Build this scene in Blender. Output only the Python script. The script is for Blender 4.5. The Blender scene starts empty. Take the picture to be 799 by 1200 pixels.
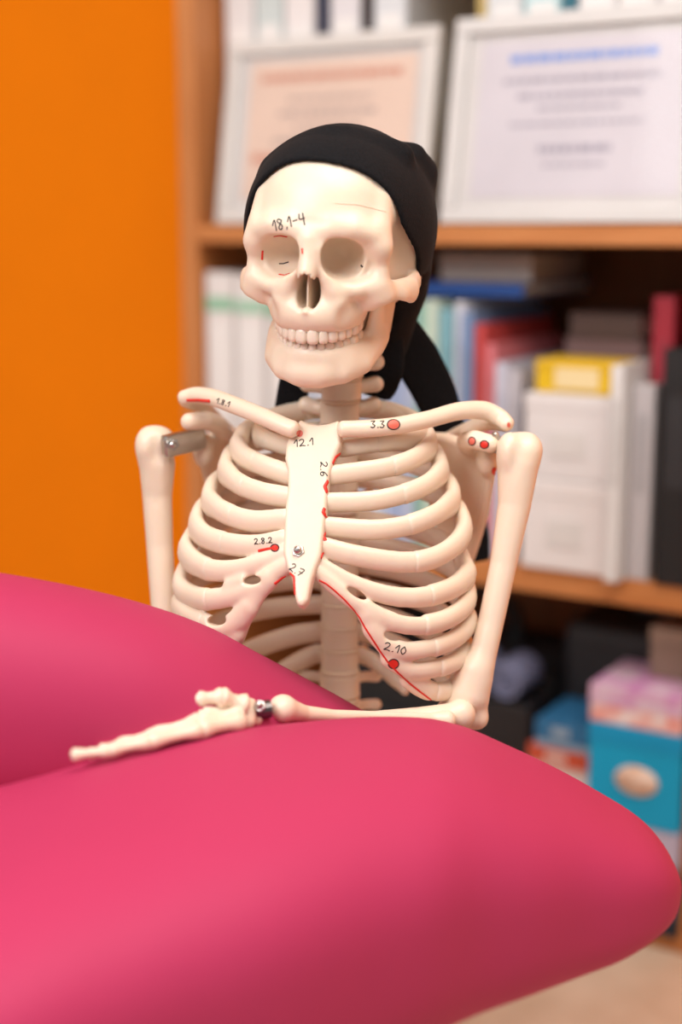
import bpy, bmesh, math, random
import numpy as np
from mathutils import Vector, Matrix
from mathutils.bvhtree import BVHTree

random.seed(7); np.random.seed(7)
SC = bpy.context.scene
COL = SC.collection
R = math.radians

# ------------------------------------------------------------------ camera, exposure, light
PITCH = R(11.4); CAM_H = 0.85; FPX = 1667.0
cam_d = bpy.data.cameras.new('camera'); cam = bpy.data.objects.new('camera', cam_d); COL.objects.link(cam)
cam.location = (0, 0, CAM_H); cam.rotation_euler = (R(90) - PITCH, 0, 0)
cam_d.sensor_fit = 'VERTICAL'; cam_d.sensor_height = 36.0; cam_d.sensor_width = 24.0; cam_d.lens = 50.0
cam_d.clip_start = 0.02
cam_d.dof.use_dof = True; cam_d.dof.focus_distance = 1.085; cam_d.dof.aperture_fstop = 1.65
SC.camera = cam
vs = SC.view_settings
vs.view_transform = 'Standard'; vs.look = 'None'; vs.gamma = 1.0; vs.use_curve_mapping = False
vs.exposure = 0.0

W = bpy.data.worlds.new('world'); SC.world = W; W.use_nodes = True
W.node_tree.nodes['Background'].inputs[0].default_value = (1.0, 0.95, 0.9, 1)
W.node_tree.nodes['Background'].inputs[1].default_value = 0.34

def area(name, loc, target, sx, sy, power, col):
    l = bpy.data.lights.new(name, 'AREA'); l.shape = 'RECTANGLE'; l.size = sx; l.size_y = sy
    l.energy = power; l.color = col
    o = bpy.data.objects.new(name, l); COL.objects.link(o); o.location = loc
    o.rotation_euler = (Vector(target) - Vector(loc)).to_track_quat('-Z', 'Y').to_euler()
    return o
area('window_light', (-1.35, -0.45, 2.35), (0.05, 1.2, 0.6), 1.5, 1.2, 71, (0.97, 0.98, 1.0))
area('ceiling_lamp_light', (0.35, 0.35, 2.36), (0.35, 0.35, 0), 1.3, 1.3, 40, (1.0, 0.95, 0.88))

# ------------------------------------------------------------------ pixel rays -> places in the room (millimetres)
cp, sp = math.cos(PITCH), math.sin(PITCH)
CM = np.array([0.0, 0.0, CAM_H * 1000])
def ray(px, py):
    u = (px - 399.5) / FPX; v = (600 - py) / FPX
    return np.array([u, cp + v * sp, -sp + v * cp])
def P(px, py, Y):
    d = ray(px, py); return CM + d * (Y / d[1])

# ------------------------------------------------------------------ materials
def mat(name, col, rough=0.5, var=0.0, scale=20.0, bump=0.0, bscale=200.0, metal=0.0, sss=0.0, sheen=0.0, coat=0.0,
        col2=None, stretch=None, spec=None):
    m = bpy.data.materials.new(name); m.use_nodes = True
    nt = m.node_tree; b = nt.nodes['Principled BSDF']
    b.inputs['Base Color'].default_value = (*col, 1); b.inputs['Roughness'].default_value = rough
    b.inputs['Metallic'].default_value = metal
    if spec is not None: b.inputs['Specular IOR Level'].default_value = spec
    if sss: 
        b.inputs['Subsurface Weight'].default_value = sss
        b.inputs['Subsurface Radius'].default_value = (0.004, 0.0022, 0.0012)
        b.inputs['Subsurface Scale'].default_value = 1.0
    if sheen: b.inputs['Sheen Weight'].default_value = sheen; b.inputs['Sheen Roughness'].default_value = 0.4
    if coat: b.inputs['Coat Weight'].default_value = coat; b.inputs['Coat Roughness'].default_value = 0.3
    tc = nt.nodes.new('ShaderNodeTexCoord'); mp = nt.nodes.new('ShaderNodeMapping')
    nt.links.new(tc.outputs['Object'], mp.inputs[0])
    if stretch: mp.inputs['Scale'].default_value = stretch
    if var or col2:
        n = nt.nodes.new('ShaderNodeTexNoise'); n.inputs['Scale'].default_value = scale; n.inputs['Detail'].default_value = 4
        nt.links.new(mp.outputs[0], n.inputs['Vector'])
        r = nt.nodes.new('ShaderNodeValToRGB')
        c2 = col2 if col2 else tuple(c * (1 - var) for c in col)
        r.color_ramp.elements[0].position = 0.3; r.color_ramp.elements[1].position = 0.7
        r.color_ramp.elements[0].color = (*c2, 1); r.color_ramp.elements[1].color = (*col, 1)
        nt.links.new(n.outputs['Fac'], r.inputs[0]); nt.links.new(r.outputs[0], b.inputs['Base Color'])
    if bump:
        n2 = nt.nodes.new('ShaderNodeTexNoise'); n2.inputs['Scale'].default_value = bscale; n2.inputs['Detail'].default_value = 3
        nt.links.new(tc.outputs['Object'], n2.inputs['Vector'])
        bp = nt.nodes.new('ShaderNodeBump'); bp.inputs['Strength'].default_value = bump; bp.inputs['Distance'].default_value = 0.001
        nt.links.new(n2.outputs['Fac'], bp.inputs['Height']); nt.links.new(bp.outputs[0], b.inputs['Normal'])
    return m
def srgb(r, g, b):
    return tuple(((c / 255) / 12.92 if c <= 10 else ((c / 255 + 0.055) / 1.055) ** 2.4) for c in (r, g, b))

M_BONE = mat('bone_plastic', (0.86, 0.70, 0.55), 0.38, var=0.06, scale=14, bump=0.03, bscale=300, sss=0.25)
M_TOOTH = mat('tooth_plastic', (0.88, 0.75, 0.62), 0.3, var=0.04, scale=40, sss=0.2)
M_DISC = mat('disc_plastic', (0.80, 0.62, 0.46), 0.45, var=0.06, scale=20, sss=0.2)
M_CLOTH = mat('black_jersey', (0.010, 0.010, 0.012), 0.95, var=0.5, scale=500, bump=0.35, bscale=900, sheen=0.03, spec=0.15)
M_PINK = mat('pink_vinyl', srgb(180, 54, 94), 0.6, var=0.03, scale=8, bump=0.02, bscale=700, spec=0.18)
M_STEEL = mat('steel', (0.55, 0.53, 0.5), 0.28, var=0.15, scale=60, metal=1.0)
M_DKSTEEL = mat('dark_steel', (0.18, 0.17, 0.17), 0.35, var=0.2, scale=60, metal=1.0)
M_RED = mat('red_paint', (0.75, 0.03, 0.015), 0.45, var=0.1, scale=200)
M_REDP = mat('pale_red_paint', (0.80, 0.16, 0.11), 0.45, var=0.1, scale=200)
M_INK = mat('black_ink', (0.015, 0.012, 0.012), 0.5, var=0.1, scale=200)
M_WALL = mat('orange_wall_paint', srgb(250, 136, 0), 0.8, var=0.04, scale=6, bump=0.05, bscale=150, spec=0.15)
M_WHITEWALL = mat('white_wall_paint', (0.8, 0.76, 0.7), 0.8, var=0.03, scale=6, bump=0.05, bscale=150)
M_WOOD = mat('beech_wood', srgb(202, 132, 76), 0.5, col2=srgb(184, 113, 58), scale=5, stretch=(1.5, 14, 14))
M_WOODV = mat('beech_wood_upright', srgb(202, 132, 76), 0.5, col2=srgb(184, 113, 58), scale=5, stretch=(14, 14, 1.5))
M_FLOOR = mat('beige_linoleum', srgb(214, 190, 168), 0.5, col2=srgb(200, 174, 150), scale=16, bump=0.02, bscale=100)
M_PAGES = mat('book_pages', (0.8, 0.76, 0.68), 0.8, var=0.15, scale=8, stretch=(200, 3, 3))
_cm = {}
def cmat(col, rough=0.5):
    k = (tuple(col), rough)
    if k not in _cm:
        _cm[k] = mat('cover_%02d_%02d_%02d' % col, srgb(*col), rough, var=0.08, scale=9, bump=0.02, bscale=300)
    return _cm[k]

# ------------------------------------------------------------------ object helpers (metres in the objects)
def tag(o, label=None, cat=None, group=None, kind=None):
    if label: o['label'] = label
    if cat: o['category'] = cat
    if group: o['group'] = group
    if kind: o['kind'] = kind
    return o
def empty(name, loc, rz=0.0, label=None, cat=None, group=None):
    o = bpy.data.objects.new(name, None); COL.objects.link(o); o.location = loc; o.rotation_euler = (0, 0, rz)
    o.empty_display_size = 0.05
    return tag(o, label, cat, group)
def origin(par):
    v = Vector((0, 0, 0))
    while par is not None:
        v += par.location; par = par.parent
    return np.array(v)
def mesh_obj(name, V, F, m, parent=None, smooth=True, world=False):
    """V in metres; world=True: world coordinates under an unrotated parent"""
    V = np.asarray(V, float)
    if world and parent is not None: V = V - origin(parent)
    me = bpy.data.meshes.new(name)
    me.from_pydata(V.tolist(), [], [tuple(int(i) for i in f) for f in F]); me.validate(); me.update()
    if smooth: me.polygons.foreach_set('use_smooth', [True] * len(me.polygons))
    me.materials.append(m)
    o = bpy.data.objects.new(name, me); COL.objects.link(o)
    if parent is not None: o.parent = parent
    return o
def bm_obj(name, bm, m, parent=None, smooth=False):
    bmesh.ops.recalc_face_normals(bm, faces=bm.faces)
    me = bpy.data.meshes.new(name); bm.to_mesh(me); bm.free()
    if smooth: me.polygons.foreach_set('use_smooth', [True] * len(me.polygons))
    me.materials.append(m)
    o = bpy.data.objects.new(name, me); COL.objects.link(o)
    if parent is not None: o.parent = parent
    return o
def box_bm(bm, x0, x1, y0, y1, z0, z1, bev=0.0, seg=2):
    r = bmesh.ops.create_cube(bm, size=1.0)
    for v in r['verts']:
        v.co = Vector((x0 + (v.co.x + .5) * (x1 - x0), y0 + (v.co.y + .5) * (y1 - y0), z0 + (v.co.z + .5) * (z1 - z0)))
    if bev:
        es = set(e for v in r['verts'] for e in v.link_edges)
        bmesh.ops.bevel(bm, geom=list(es), offset=bev, segments=seg, affect='EDGES', profile=0.5)
    return bm
def box(name, x0, x1, y0, y1, z0, z1, m, parent=None, bev=0.0, seg=2):
    return bm_obj(name, box_bm(bmesh.new(), x0, x1, y0, y1, z0, z1, bev, seg), m, parent, smooth=False)

def catmull(pts, n):
    p = np.asarray(pts, float)
    q = np.vstack([2 * p[0] - p[1], p, 2 * p[-1] - p[-2]])
    out = []
    segs = len(p) - 1
    for u in np.linspace(0, segs, n):
        i = min(int(u), segs - 1); t = u - i
        a, b, c, d = q[i], q[i + 1], q[i + 2], q[i + 3]
        out.append(0.5 * ((2 * b) + (c - a) * t + (2 * a - 5 * b + 4 * c - d) * t * t + (3 * b - a - 3 * c + d) * t ** 3))
    out = np.array(out)
    return out
def resample(p, n):
    d = np.r_[0, np.cumsum(np.linalg.norm(np.diff(p[:, :3], axis=0), axis=1))]
    t = np.linspace(0, d[-1], n)
    return np.stack([np.interp(t, d, p[:, k]) for k in range(p.shape[1])], 1)
def nrm(v):
    v = np.asarray(v, float); return v / (np.linalg.norm(v) + 1e-12)
def sweep(path, rn, rb, outward, ns=12, cap=True, power=2.0):
    """tube along path; rn radius along outward(i), rb across; mm or m alike. rounded ends"""
    path = np.asarray(path, float); n = len(path)
    rn = np.broadcast_to(rn, n).astype(float); rb = np.broadcast_to(rb, n).astype(float)
    V = []; F = []
    T = np.gradient(path, axis=0)
    rings = []
    for i in range(n):
        t = nrm(T[i]); o = outward(i) if callable(outward) else outward
        nn = nrm(o - t * np.dot(o, t)); b = np.cross(t, nn)
        rings.append((path[i], nn, b, rn[i], rb[i], t))
    full = []
    if cap:
        p, nn, b, a, c, t = rings[0]
        for k in (0.25, 0.7): full.append((p - t * min(a, c) * (1 - k) * 0.9, nn, b, a * math.sin(math.acos(1 - k)), c * math.sin(math.acos(1 - k))))
    full += [r[:5] for r in rings]
    if cap:
        p, nn, b, a, c, t = rings[-1]
        for k in (0.7, 0.25): full.append((p + t * min(a, c) * (1 - k) * 0.9, nn, b, a * math.sin(math.acos(1 - k)), c * math.sin(math.acos(1 - k))))
    e = 2.0 / power
    for (p, nn, b, a, c) in full:
        for k in range(ns):
            th = 2 * math.pi * k / ns
            ca, sa = math.cos(th), math.sin(th)
            V.append(p + nn * a * math.copysign(abs(ca) ** e, ca) + b * c * math.copysign(abs(sa) ** e, sa))
    m = len(full)
    for i in range(m - 1):
        for k in range(ns):
            k2 = (k + 1) % ns
            F.append((i * ns + k, i * ns + k2, (i + 1) * ns + k2, (i + 1) * ns + k))
    F.append(tuple(range(ns))[::-1]); F.append(tuple((m - 1) * ns + k for k in range(ns)))
    return np.array(V), F
def lathe(prof, axis_p, axis_d, ns=16):
    """prof: list of (along, radius)"""
    d = nrm(axis_d); u = nrm(np.cross(d, [0.3, 0.2, 1.0])); w = np.cross(d, u)
    V = []; F = []
    for (a, r) in prof:
        for k in range(ns):
            th = 2 * math.pi * k / ns
            V.append(np.asarray(axis_p) + d * a + (u * math.cos(th) + w * math.sin(th)) * r)
    for i in range(len(prof) - 1):
        for k in range(ns):
            k2 = (k + 1) % ns
            F.append((i * ns + k, i * ns + k2, (i + 1) * ns + k2, (i + 1) * ns + k))
    F.append(tuple(range(ns))[::-1]); F.append(tuple((len(prof) - 1) * ns + k for k in range(ns)))
    return np.array(V), F
def merge(parts):
    V = []; F = []; o = 0
    for v, f in parts:
        V.append(v); F += [tuple(i + o for i in q) for q in f]; o += len(v)
    return np.vstack(V), F

# ------------------------------------------------------------------ implicit surfaces
class Field:
    def __init__(s, lo, hi, h):
        s.lo = np.array(lo, float); s.h = h
        s.n = np.ceil((np.array(hi, float) - s.lo) / h).astype(int) + 1
        s.F = np.full(s.n, 60.0, np.float32)
        s.ax = [s.lo[i] + h * np.arange(s.n[i]) for i in range(3)]
    def _sl(s, lo, hi):
        out = []
        for i in range(3):
            a = int(np.clip(math.floor((lo[i] - s.lo[i]) / s.h), 0, s.n[i] - 1)); b = int(np.clip(math.ceil((hi[i] - s.lo[i]) / s.h) + 1, a + 1, s.n[i]))
            out.append(slice(a, b))
        return tuple(out)
    def _grid(s, sl):
        return np.meshgrid(*[s.ax[i][sl[i]].astype(np.float32) for i in range(3)], indexing='ij', sparse=True)
    def add(s, prim, k=2.0):
        fn, lo, hi = prim; pad = k + 3 * s.h
        sl = s._sl(np.array(lo) - pad, np.array(hi) + pad)
        D = fn(*s._grid(sl)); A = s.F[sl]
        if k <= 0: s.F[sl] = np.minimum(A, D); return
        h = np.clip(0.5 + 0.5 * (A - D) / k, 0, 1)
        s.F[sl] = A * (1 - h) + D * h - k * h * (1 - h)
    def cut(s, prim, k=2.0):
        fn, lo, hi = prim; pad = k + 3 * s.h
        sl = s._sl(np.array(lo) - pad, np.array(hi) + pad)
        D = -fn(*s._grid(sl)); A = s.F[sl]
        if k <= 0: s.F[sl] = np.maximum(A, D); return
        h = np.clip(0.5 - 0.5 * (A - D) / k, 0, 1)
        s.F[sl] = A * (1 - h) + D * h + k * h * (1 - h)
    def mesh(s, smooth=1):
        return surface_nets(s.F, s.lo, s.h, smooth)

def surface_nets(Fv, lo, h, smooth=1):
    ins = Fv < 0
    n = np.array(Fv.shape)
    cs = [(0, 0, 0), (1, 0, 0), (0, 1, 0), (1, 1, 0), (0, 0, 1), (1, 0, 1), (0, 1, 1), (1, 1, 1)]
    def sub(A, c): return A[c[0]:n[0] - 1 + c[0], c[1]:n[1] - 1 + c[1], c[2]:n[2] - 1 + c[2]]
    cnt = np.zeros(n - 1, np.int8)
    for c in cs: cnt += sub(ins, c)
    act = (cnt > 0) & (cnt < 8)
    idx = np.argwhere(act)
    vid = np.full(n - 1, -1, np.int64); vid[act] = np.arange(len(idx))
    vals = np.stack([Fv[idx[:, 0] + c[0], idx[:, 1] + c[1], idx[:, 2] + c[2]] for c in cs], 1)
    acc = np.zeros((len(idx), 3)); w = np.zeros(len(idx))
    for a in range(8):
        for b in range(a + 1, 8):
            da = np.array(cs[b]) - np.array(cs[a])
            if np.abs(da).sum() != 1: continue
            va, vb = vals[:, a], vals[:, b]
            x = (va < 0) != (vb < 0)
            t = np.where(x, va / np.where(x, va - vb, 1), 0)
            acc += np.where(x[:, None], np.array(cs[a]) + t[:, None] * da, 0); w += x
    V = lo + h * (idx + acc / w[:, None])
    quads = []
    for axn in range(3):
        o1, o2 = [(1, 2), (2, 0), (0, 1)][axn]
        s0 = [slice(1, -1)] * 3; s0[axn] = slice(0, n[axn] - 1)
        s1 = [slice(1, -1)] * 3; s1[axn] = slice(1, n[axn])
        A = ins[tuple(s0)]; B = ins[tuple(s1)]
        for flag in (True, False):
            e = np.argwhere((A == flag) & (B != flag))
            if not len(e): continue
            base = e.copy(); base[:, o1] += 1; base[:, o2] += 1
            def cell(d1, d2):
                q = base.copy(); q[:, o1] -= d1; q[:, o2] -= d2
                return vid[q[:, 0], q[:, 1], q[:, 2]]
            q = np.stack([cell(1, 1), cell(0, 1), cell(0, 0), cell(1, 0)], 1)
            if not flag: q = q[:, ::-1]
            quads.append(q)
    Q = np.concatenate(quads)
    for _ in range(smooth):
        S = np.zeros_like(V); c = np.zeros(len(V))
        for a, b in ((0, 1), (1, 2), (2, 3), (3, 0)):
            np.add.at(S, Q[:, a], V[Q[:, b]]); np.add.at(c, Q[:, a], 1)
            np.add.at(S, Q[:, b], V[Q[:, a]]); np.add.at(c, Q[:, b], 1)
        V = 0.5 * V + 0.5 * S / c[:, None]
    return V, Q

def ell(c, r, rot=None):
    c = np.array(c, float); r = np.array(r, float); m = r.max()
    Rm = None if rot is None else np.array(rot, float)
    def fn(X, Y, Z):
        x, y, z = X - c[0], Y - c[1], Z - c[2]
        if Rm is not None:
            x, y, z = (Rm[0, 0] * x + Rm[0, 1] * y + Rm[0, 2] * z, Rm[1, 0] * x + Rm[1, 1] * y + Rm[1, 2] * z, Rm[2, 0] * x + Rm[2, 1] * y + Rm[2, 2] * z)
        k0 = np.sqrt((x / r[0]) ** 2 + (y / r[1]) ** 2 + (z / r[2]) ** 2) + 1e-6
        k1 = np.sqrt((x / r[0] ** 2) ** 2 + (y / r[1] ** 2) ** 2 + (z / r[2] ** 2) ** 2) + 1e-9
        return k0 * (k0 - 1) / k1
    e = np.full(3, m) if Rm is not None else r
    return fn, c - e, c + e
def caps(pts, rad, flat=None, ratio=1.0):
    """round-cone chain; flat: a direction (or one per segment) squeezed by ratio (<1)"""
    pts = np.array(pts, float); rad = np.broadcast_to(rad, len(pts)).astype(float)
    fl = None
    if flat is not None:
        fl = np.array(flat, float)
        if fl.ndim == 1: fl = np.tile(fl, (len(pts) - 1, 1))
    def fn(X, Y, Z):
        best = None
        for i in range(len(pts) - 1):
            a, b = pts[i], pts[i + 1]; ab = b - a; L = float(ab @ ab) + 1e-9
            px, py, pz = X - a[0], Y - a[1], Z - a[2]
            t = np.clip((px * ab[0] + py * ab[1] + pz * ab[2]) / L, 0, 1)
            wx, wy, wz = px - t * ab[0], py - t * ab[1], pz - t * ab[2]
            if fl is not None:
                f = fl[i]; f = f / np.linalg.norm(f)
                q = (wx * f[0] + wy * f[1] + wz * f[2]) * (1 / ratio - 1)
                wx, wy, wz = wx + q * f[0], wy + q * f[1], wz + q * f[2]
            d = np.sqrt(wx * wx + wy * wy + wz * wz) - (rad[i] + t * (rad[i + 1] - rad[i]))
            best = d if best is None else np.minimum(best, d)
        return best
    return fn, pts.min(0) - rad.max(), pts.max(0) + rad.max()
def prism(poly, org, U, Vd, half, rnd=1.5):
    """extruded polygon: poly 2D in frame (U, Vd) at org, half thickness along U x Vd"""
    poly = np.array(poly, float); U = nrm(U); Vd = nrm(Vd); N = np.cross(U, Vd); org = np.array(org, float)
    def fn(X, Y, Z):
        x, y, z = X - org[0], Y - org[1], Z - org[2]
        u = x * U[0] + y * U[1] + z * U[2]; v = x * Vd[0] + y * Vd[1] + z * Vd[2]; w = x * N[0] + y * N[1] + z * N[2]
        d = None; sgn = np.ones_like(u)
        m = len(poly)
        for i in range(m):
            a = poly[i]; b = poly[i - 1]; e = b - a
            wu, wv = u - a[0], v - a[1]
            t = np.clip((wu * e[0] + wv * e[1]) / (e @ e), 0, 1)
            q = (wu - e[0] * t) ** 2 + (wv - e[1] * t) ** 2
            d = q if d is None else np.minimum(d, q)
            c1 = v >= a[1]; c2 = v < b[1]; c3 = e[0] * wv > e[1] * wu
            flip = (c1 & c2 & c3) | (~c1 & ~c2 & ~c3)
            sgn = np.where(flip, -sgn, sgn)
        d2 = sgn * np.sqrt(d) + rnd; dz = np.abs(w) - half + rnd
        return np.minimum(np.maximum(d2, dz), 0) + np.sqrt(np.maximum(d2, 0) ** 2 + np.maximum(dz, 0) ** 2) - rnd
    W3 = np.array([org + U * p[0] + Vd * p[1] for p in poly])
    return fn, W3.min(0) - half, W3.max(0) + half
def boxp(c, hs, rnd=0.5):
    c = np.array(c, float); hs = np.array(hs, float)
    def fn(X, Y, Z):
        qx, qy, qz = np.abs(X - c[0]) - hs[0] + rnd, np.abs(Y - c[1]) - hs[1] + rnd, np.abs(Z - c[2]) - hs[2] + rnd
        return np.sqrt(np.maximum(qx, 0) ** 2 + np.maximum(qy, 0) ** 2 + np.maximum(qz, 0) ** 2) + np.minimum(np.maximum(qx, np.maximum(qy, qz)), 0) - rnd
    return fn, c - hs, c + hs

# ================================================================== ROOM AND SHELF FRAME
SYAW = R(32)
TS = np.array([math.cos(SYAW), -math.sin(SYAW), 0]); NS = np.array([math.sin(SYAW), math.cos(SYAW), 0])
Q0 = np.array([168.09, 1700.0, 0.0])
def SW(s, d, z):                                    # shelf coordinates (mm) -> world (m)
    return tuple((Q0 + TS * s + NS * d + np.array([0, 0, z])) / 1000)
def sempty(name, s, d, z, label, cat, group=None):
    return empty(name, SW(s, d, z), -SYAW, label, cat, group)
def sbox(name, s0, s1, d0, d1, z0, z1, m):          # top-level box of the setting in shelf axes
    o = box(name, 0, (s1 - s0) / 1000, 0, (d1 - d0) / 1000, 0, (z1 - z0) / 1000, m)
    o.location = SW(s0, d0, z0); o.rotation_euler = (0, 0, -SYAW); return o

SHD = 320                                            # shelf depth
tag(sbox('floor', -3000, 2200, -3600, SHD + 25, -60, 0, M_FLOOR), kind='structure')
tag(sbox('wall_back', -3000, 2200, SHD + 20, SHD + 140, 0, 2500, M_WALL), kind='structure')
tag(sbox('wall_left', -3120, -3000, -3600, SHD + 140, 0, 2500, M_WHITEWALL), kind='structure')
tag(sbox('ceiling', -3000, 2200, -3600, SHD + 140, 2500, 2600, M_WHITEWALL), kind='structure')
tag(sbox('baseboard_back', -3000, -470, SHD + 6, SHD + 19.5, 0, 70, M_WOOD), kind='structure')

# ================================================================== BOOKSHELF
SH = sempty('bookshelf', -452, 0, 0, 'beech wood bookshelf with open boards against the orange wall', 'bookshelf')
def shp(name, s0, s1, d0, d1, z0, z1, m, bev=1.5):
    s0 += 452; s1 += 452
    return box(name, s0 / 1000, s1 / 1000, d0 / 1000, d1 / 1000, z0 / 1000, z1 / 1000, m, SH, bev / 1000, 1)
M_BACK = mat('shelf_back_panel', srgb(150, 92, 48), 0.6, col2=srgb(132, 78, 38), scale=5, stretch=(14, 14, 1.5))
shp('side_panel', -452, -424, 0, SHD, 0, 1900, M_WOODV)
shp('side_panel', 273, 301, 0, SHD, 0, 1900, M_WOODV)
shp('back_panel', -424, 273, SHD - 8, SHD, 20, 1880, M_BACK, 0)
for z0, z1 in ((0, 22), (416, 448), (827, 850), (1228, 1250), (1876, 1900)):
    shp('shelf_board', -424, 273, 2, SHD - 8, z0, z1, M_WOOD)

def book(s, d, z, w, h, dep, col, label, group=None, lie=False, tilt=0.0, name='book'):
    """upright: w along the shelf, h up; lying: w along the shelf, h thickness"""
    r = sempty(name, s, d, z + 0.4, label, 'book', group)
    w, h, dep = w / 1000, h / 1000, dep / 1000; c = min(w, h) * 0.13; c = min(max(c, 0.0012), 0.003)
    m = cmat(col); bm = bmesh.new()
    if not lie:
        box_bm(bm, 0, c, 0, dep, 0, h); box_bm(bm, w - c, w, 0, dep, 0, h); box_bm(bm, 0, w, 0, c * 1.5, 0, h, c * 0.6)
        bm_obj('cover', bm, m, r); box('pages', c, w - c, c, dep - 0.004, 0.003, h - 0.003, M_PAGES, r)
        tcol = tuple(int(c_ * .82 + 14) for c_ in col)
        box('spine_title', w * .3, w * .7, -0.0006, 0.0, h * .45, h * .85, cmat(tcol), r)
    else:
        box_bm(bm, 0, w, 0, dep, 0, c); box_bm(bm, 0, w, 0, dep, h - c, h); box_bm(bm, 0, w, 0, c * 1.5, 0, h, c * 0.5)
        bm_obj('cover', bm, m, r); box('pages', 0.003, w - 0.003, c, dep - 0.004, c, h - c, M_PAGES, r)
    return r
def binder(s, d, z, w, h, dep, col, label, band=None, group=None, name='ring_binder'):
    r = sempty(name, s, d, z + 0.4, label, 'binder', group)
    w, h, dep = w / 1000, h / 1000, dep / 1000; m = cmat(col)
    bm = bmesh.new(); t = 0.0025
    box_bm(bm, 0, t, 0, dep, 0, h); box_bm(bm, w - t, w, 0, dep, 0, h); box_bm(bm, 0, w, 0, t, 0, h, 0.001, 1)
    bm_obj('cover', bm, m, r)
    box('paper_block', w * .15, w * .85, 0.02, dep - .02, 0.006, h - .02, M_PAGES, r)
    box('spine_label', w * .14, w * .86, -0.0006, 0, h * .42, h * .80, cmat((238, 234, 232) if sum(col) > 200 else (44, 43, 46)), r)
    if band: box('colour_band', 0, w, -0.0008, 0, h * .85, h * .905, cmat(band), r)
    if sum(col) < 120: return r
    V, F = lathe([(-0.0012, .0125), (-0.0012, .0085), (0.0008, .0085), (0.0008, .0125)], (w / 2, 0, h * .17), (0, 1, 0), 14)
    ring = [f for f in F if len(f) == 4] + [tuple(((3 * 14) + k, (3 * 14) + (k + 1) % 14, (k + 1) % 14, k)) for k in range(14)]
    mesh_obj('finger_ring', V, ring, M_STEEL, r, smooth=False)
    return r

# ---- middle compartment (board top 448)
ZM = 448
for k, (c, b) in enumerate([((232, 226, 224), (150, 196, 168)), ((236, 230, 228), (168, 206, 182)), ((228, 222, 220), (140, 190, 158))]):
    binder(-420 + k * 47, 12 + 4 * k, ZM, 45, 340 - 3 * k, 270, c,
           ['white ring binder with green band against the left side panel of the shelf', 'white ring binder with green band, second from the left side panel of the shelf',
            'white ring binder with green band, third from the left side panel beside the hood'][k], b, 'white ring binders')
x = -276
for k, (w, h, c, lb) in enumerate([(34, 318, (205, 212, 226), 'pale grey-blue book behind the skull, next to the white binders'), (26, 300, (226, 226, 232), 'off-white book behind the jaw in the middle shelf row'),
                                   (38, 310, (196, 206, 230), 'pale blue book behind the neck vertebrae'), (30, 296, (214, 220, 232), 'whitish blue book behind the black scarf')]):
    book(x, 20, ZM, w, h, 220, c, lb, 'books behind the skeleton'); x += w + 1.5
for k, (w, h, c, lb) in enumerate([(20, 312, (172, 190, 226), 'light blue book just right of the black hood'), (16, 316, (196, 206, 232), 'lavender book second right of the black hood'),
                                   (18, 306, (150, 196, 178), 'mint green book in the row right of the hood'), (14, 312, (206, 222, 206), 'pale green thin book right of the mint green one'),
                                   (18, 302, (128, 178, 190), 'teal book in the middle of the row right of the hood'), (12, 310, (226, 226, 236), 'thin white book between the teal and the steel blue book'),
                                   (17, 298, (120, 144, 184), 'steel blue book right of the teal book')]):
    book(x, 16 + (k % 3) * 5, ZM, w, h, 215, c, lb, 'books beside the hood'); x += w + 1.2
x += 2
for k, (w, h, c, lb) in enumerate([(14, 285, (196, 70, 70), 'red spined book beside the steel blue one'), (12, 262, (216, 120, 128), 'pink thin book right of the red spined book'),
                                   (15, 240, (206, 206, 222), 'short pale lavender booklet beside the pink thin book'), (16, 232, (196, 192, 200), 'short grey booklet left of the white boxes')]):
    book(x, 14, ZM, w, h, 200, c, lb); x += w + 1.2
# blue folder lying on the books, pale grey paper box on top of it
r = sempty('document_folder', -122, 40, ZM + 317, 'dark blue folder lying flat on top of the upright books', 'folder')
bm = bmesh.new(); box_bm(bm, 0, .155, 0, .22, 0, .002); box_bm(bm, 0, .155, 0, .22, .014, .016); box_bm(bm, 0, .155, 0, .002, 0, .016); bm_obj('cover', bm, cmat((28, 76, 150)), r)
box('paper_block', .004, .150, .004, .215, .0022, .0138, M_PAGES, r)
r = sempty('paper_box', -95, 70, ZM + 317 + 16.5, 'flat grey-brown cardboard box on the dark blue folder', 'box')
box('box_body', 0, .125, 0, .16, 0, .026, cmat((168, 154, 146)), r, .001, 1); box('lid', -.001, .126, -.001, .161, .022, .034, cmat((176, 162, 154)), r, .001, 1)

# two white storage boxes stacked, yellow box, dark books
def storage_box(s, d, z, w, dep, h, col, label, group=None, lidcol=None):
    r = sempty('storage_box', s, d, z + .4, label, 'box', group)
    w, dep, h = w / 1000, dep / 1000, h / 1000
    box('box_body', .001, w - .001, .001, dep - .001, 0, h * .86, cmat(col), r, .002, 1)
    box('lid', 0, w, 0, dep, h * .80, h, cmat(lidcol or col), r, .002, 1)
    box('label_card', w * .3, w * .7, -.0006, .001, h * .28, h * .58, cmat((226, 222, 220)), r)
    return r
storage_box(58, -6, ZM, 112, 250, 108, (236, 230, 229), 'white cardboard storage box on the middle board, lower of the two stacked', 'white stacked boxes')
storage_box(58, -4, ZM + 109, 112, 248, 100, (232, 227, 227), 'white cardboard storage box under the yellow box, upper of the two stacked', 'white stacked boxes')
r = sempty('tin_box', 66, 8, ZM + 210, 'small yellow box with a pale label on the white storage boxes', 'box')
box('box_body', 0, .100, 0, .07, 0, .034, cmat((232, 190, 20)), r, .003, 2); box('lid', -.001, .101, -.001, .071, .026, .038, cmat((226, 182, 24)), r, .003, 2)
box('label_card', .026, .080, -.002, -.0006, .006, .030, cmat((244, 222, 170)), r)
zz = ZM + 210
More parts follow.
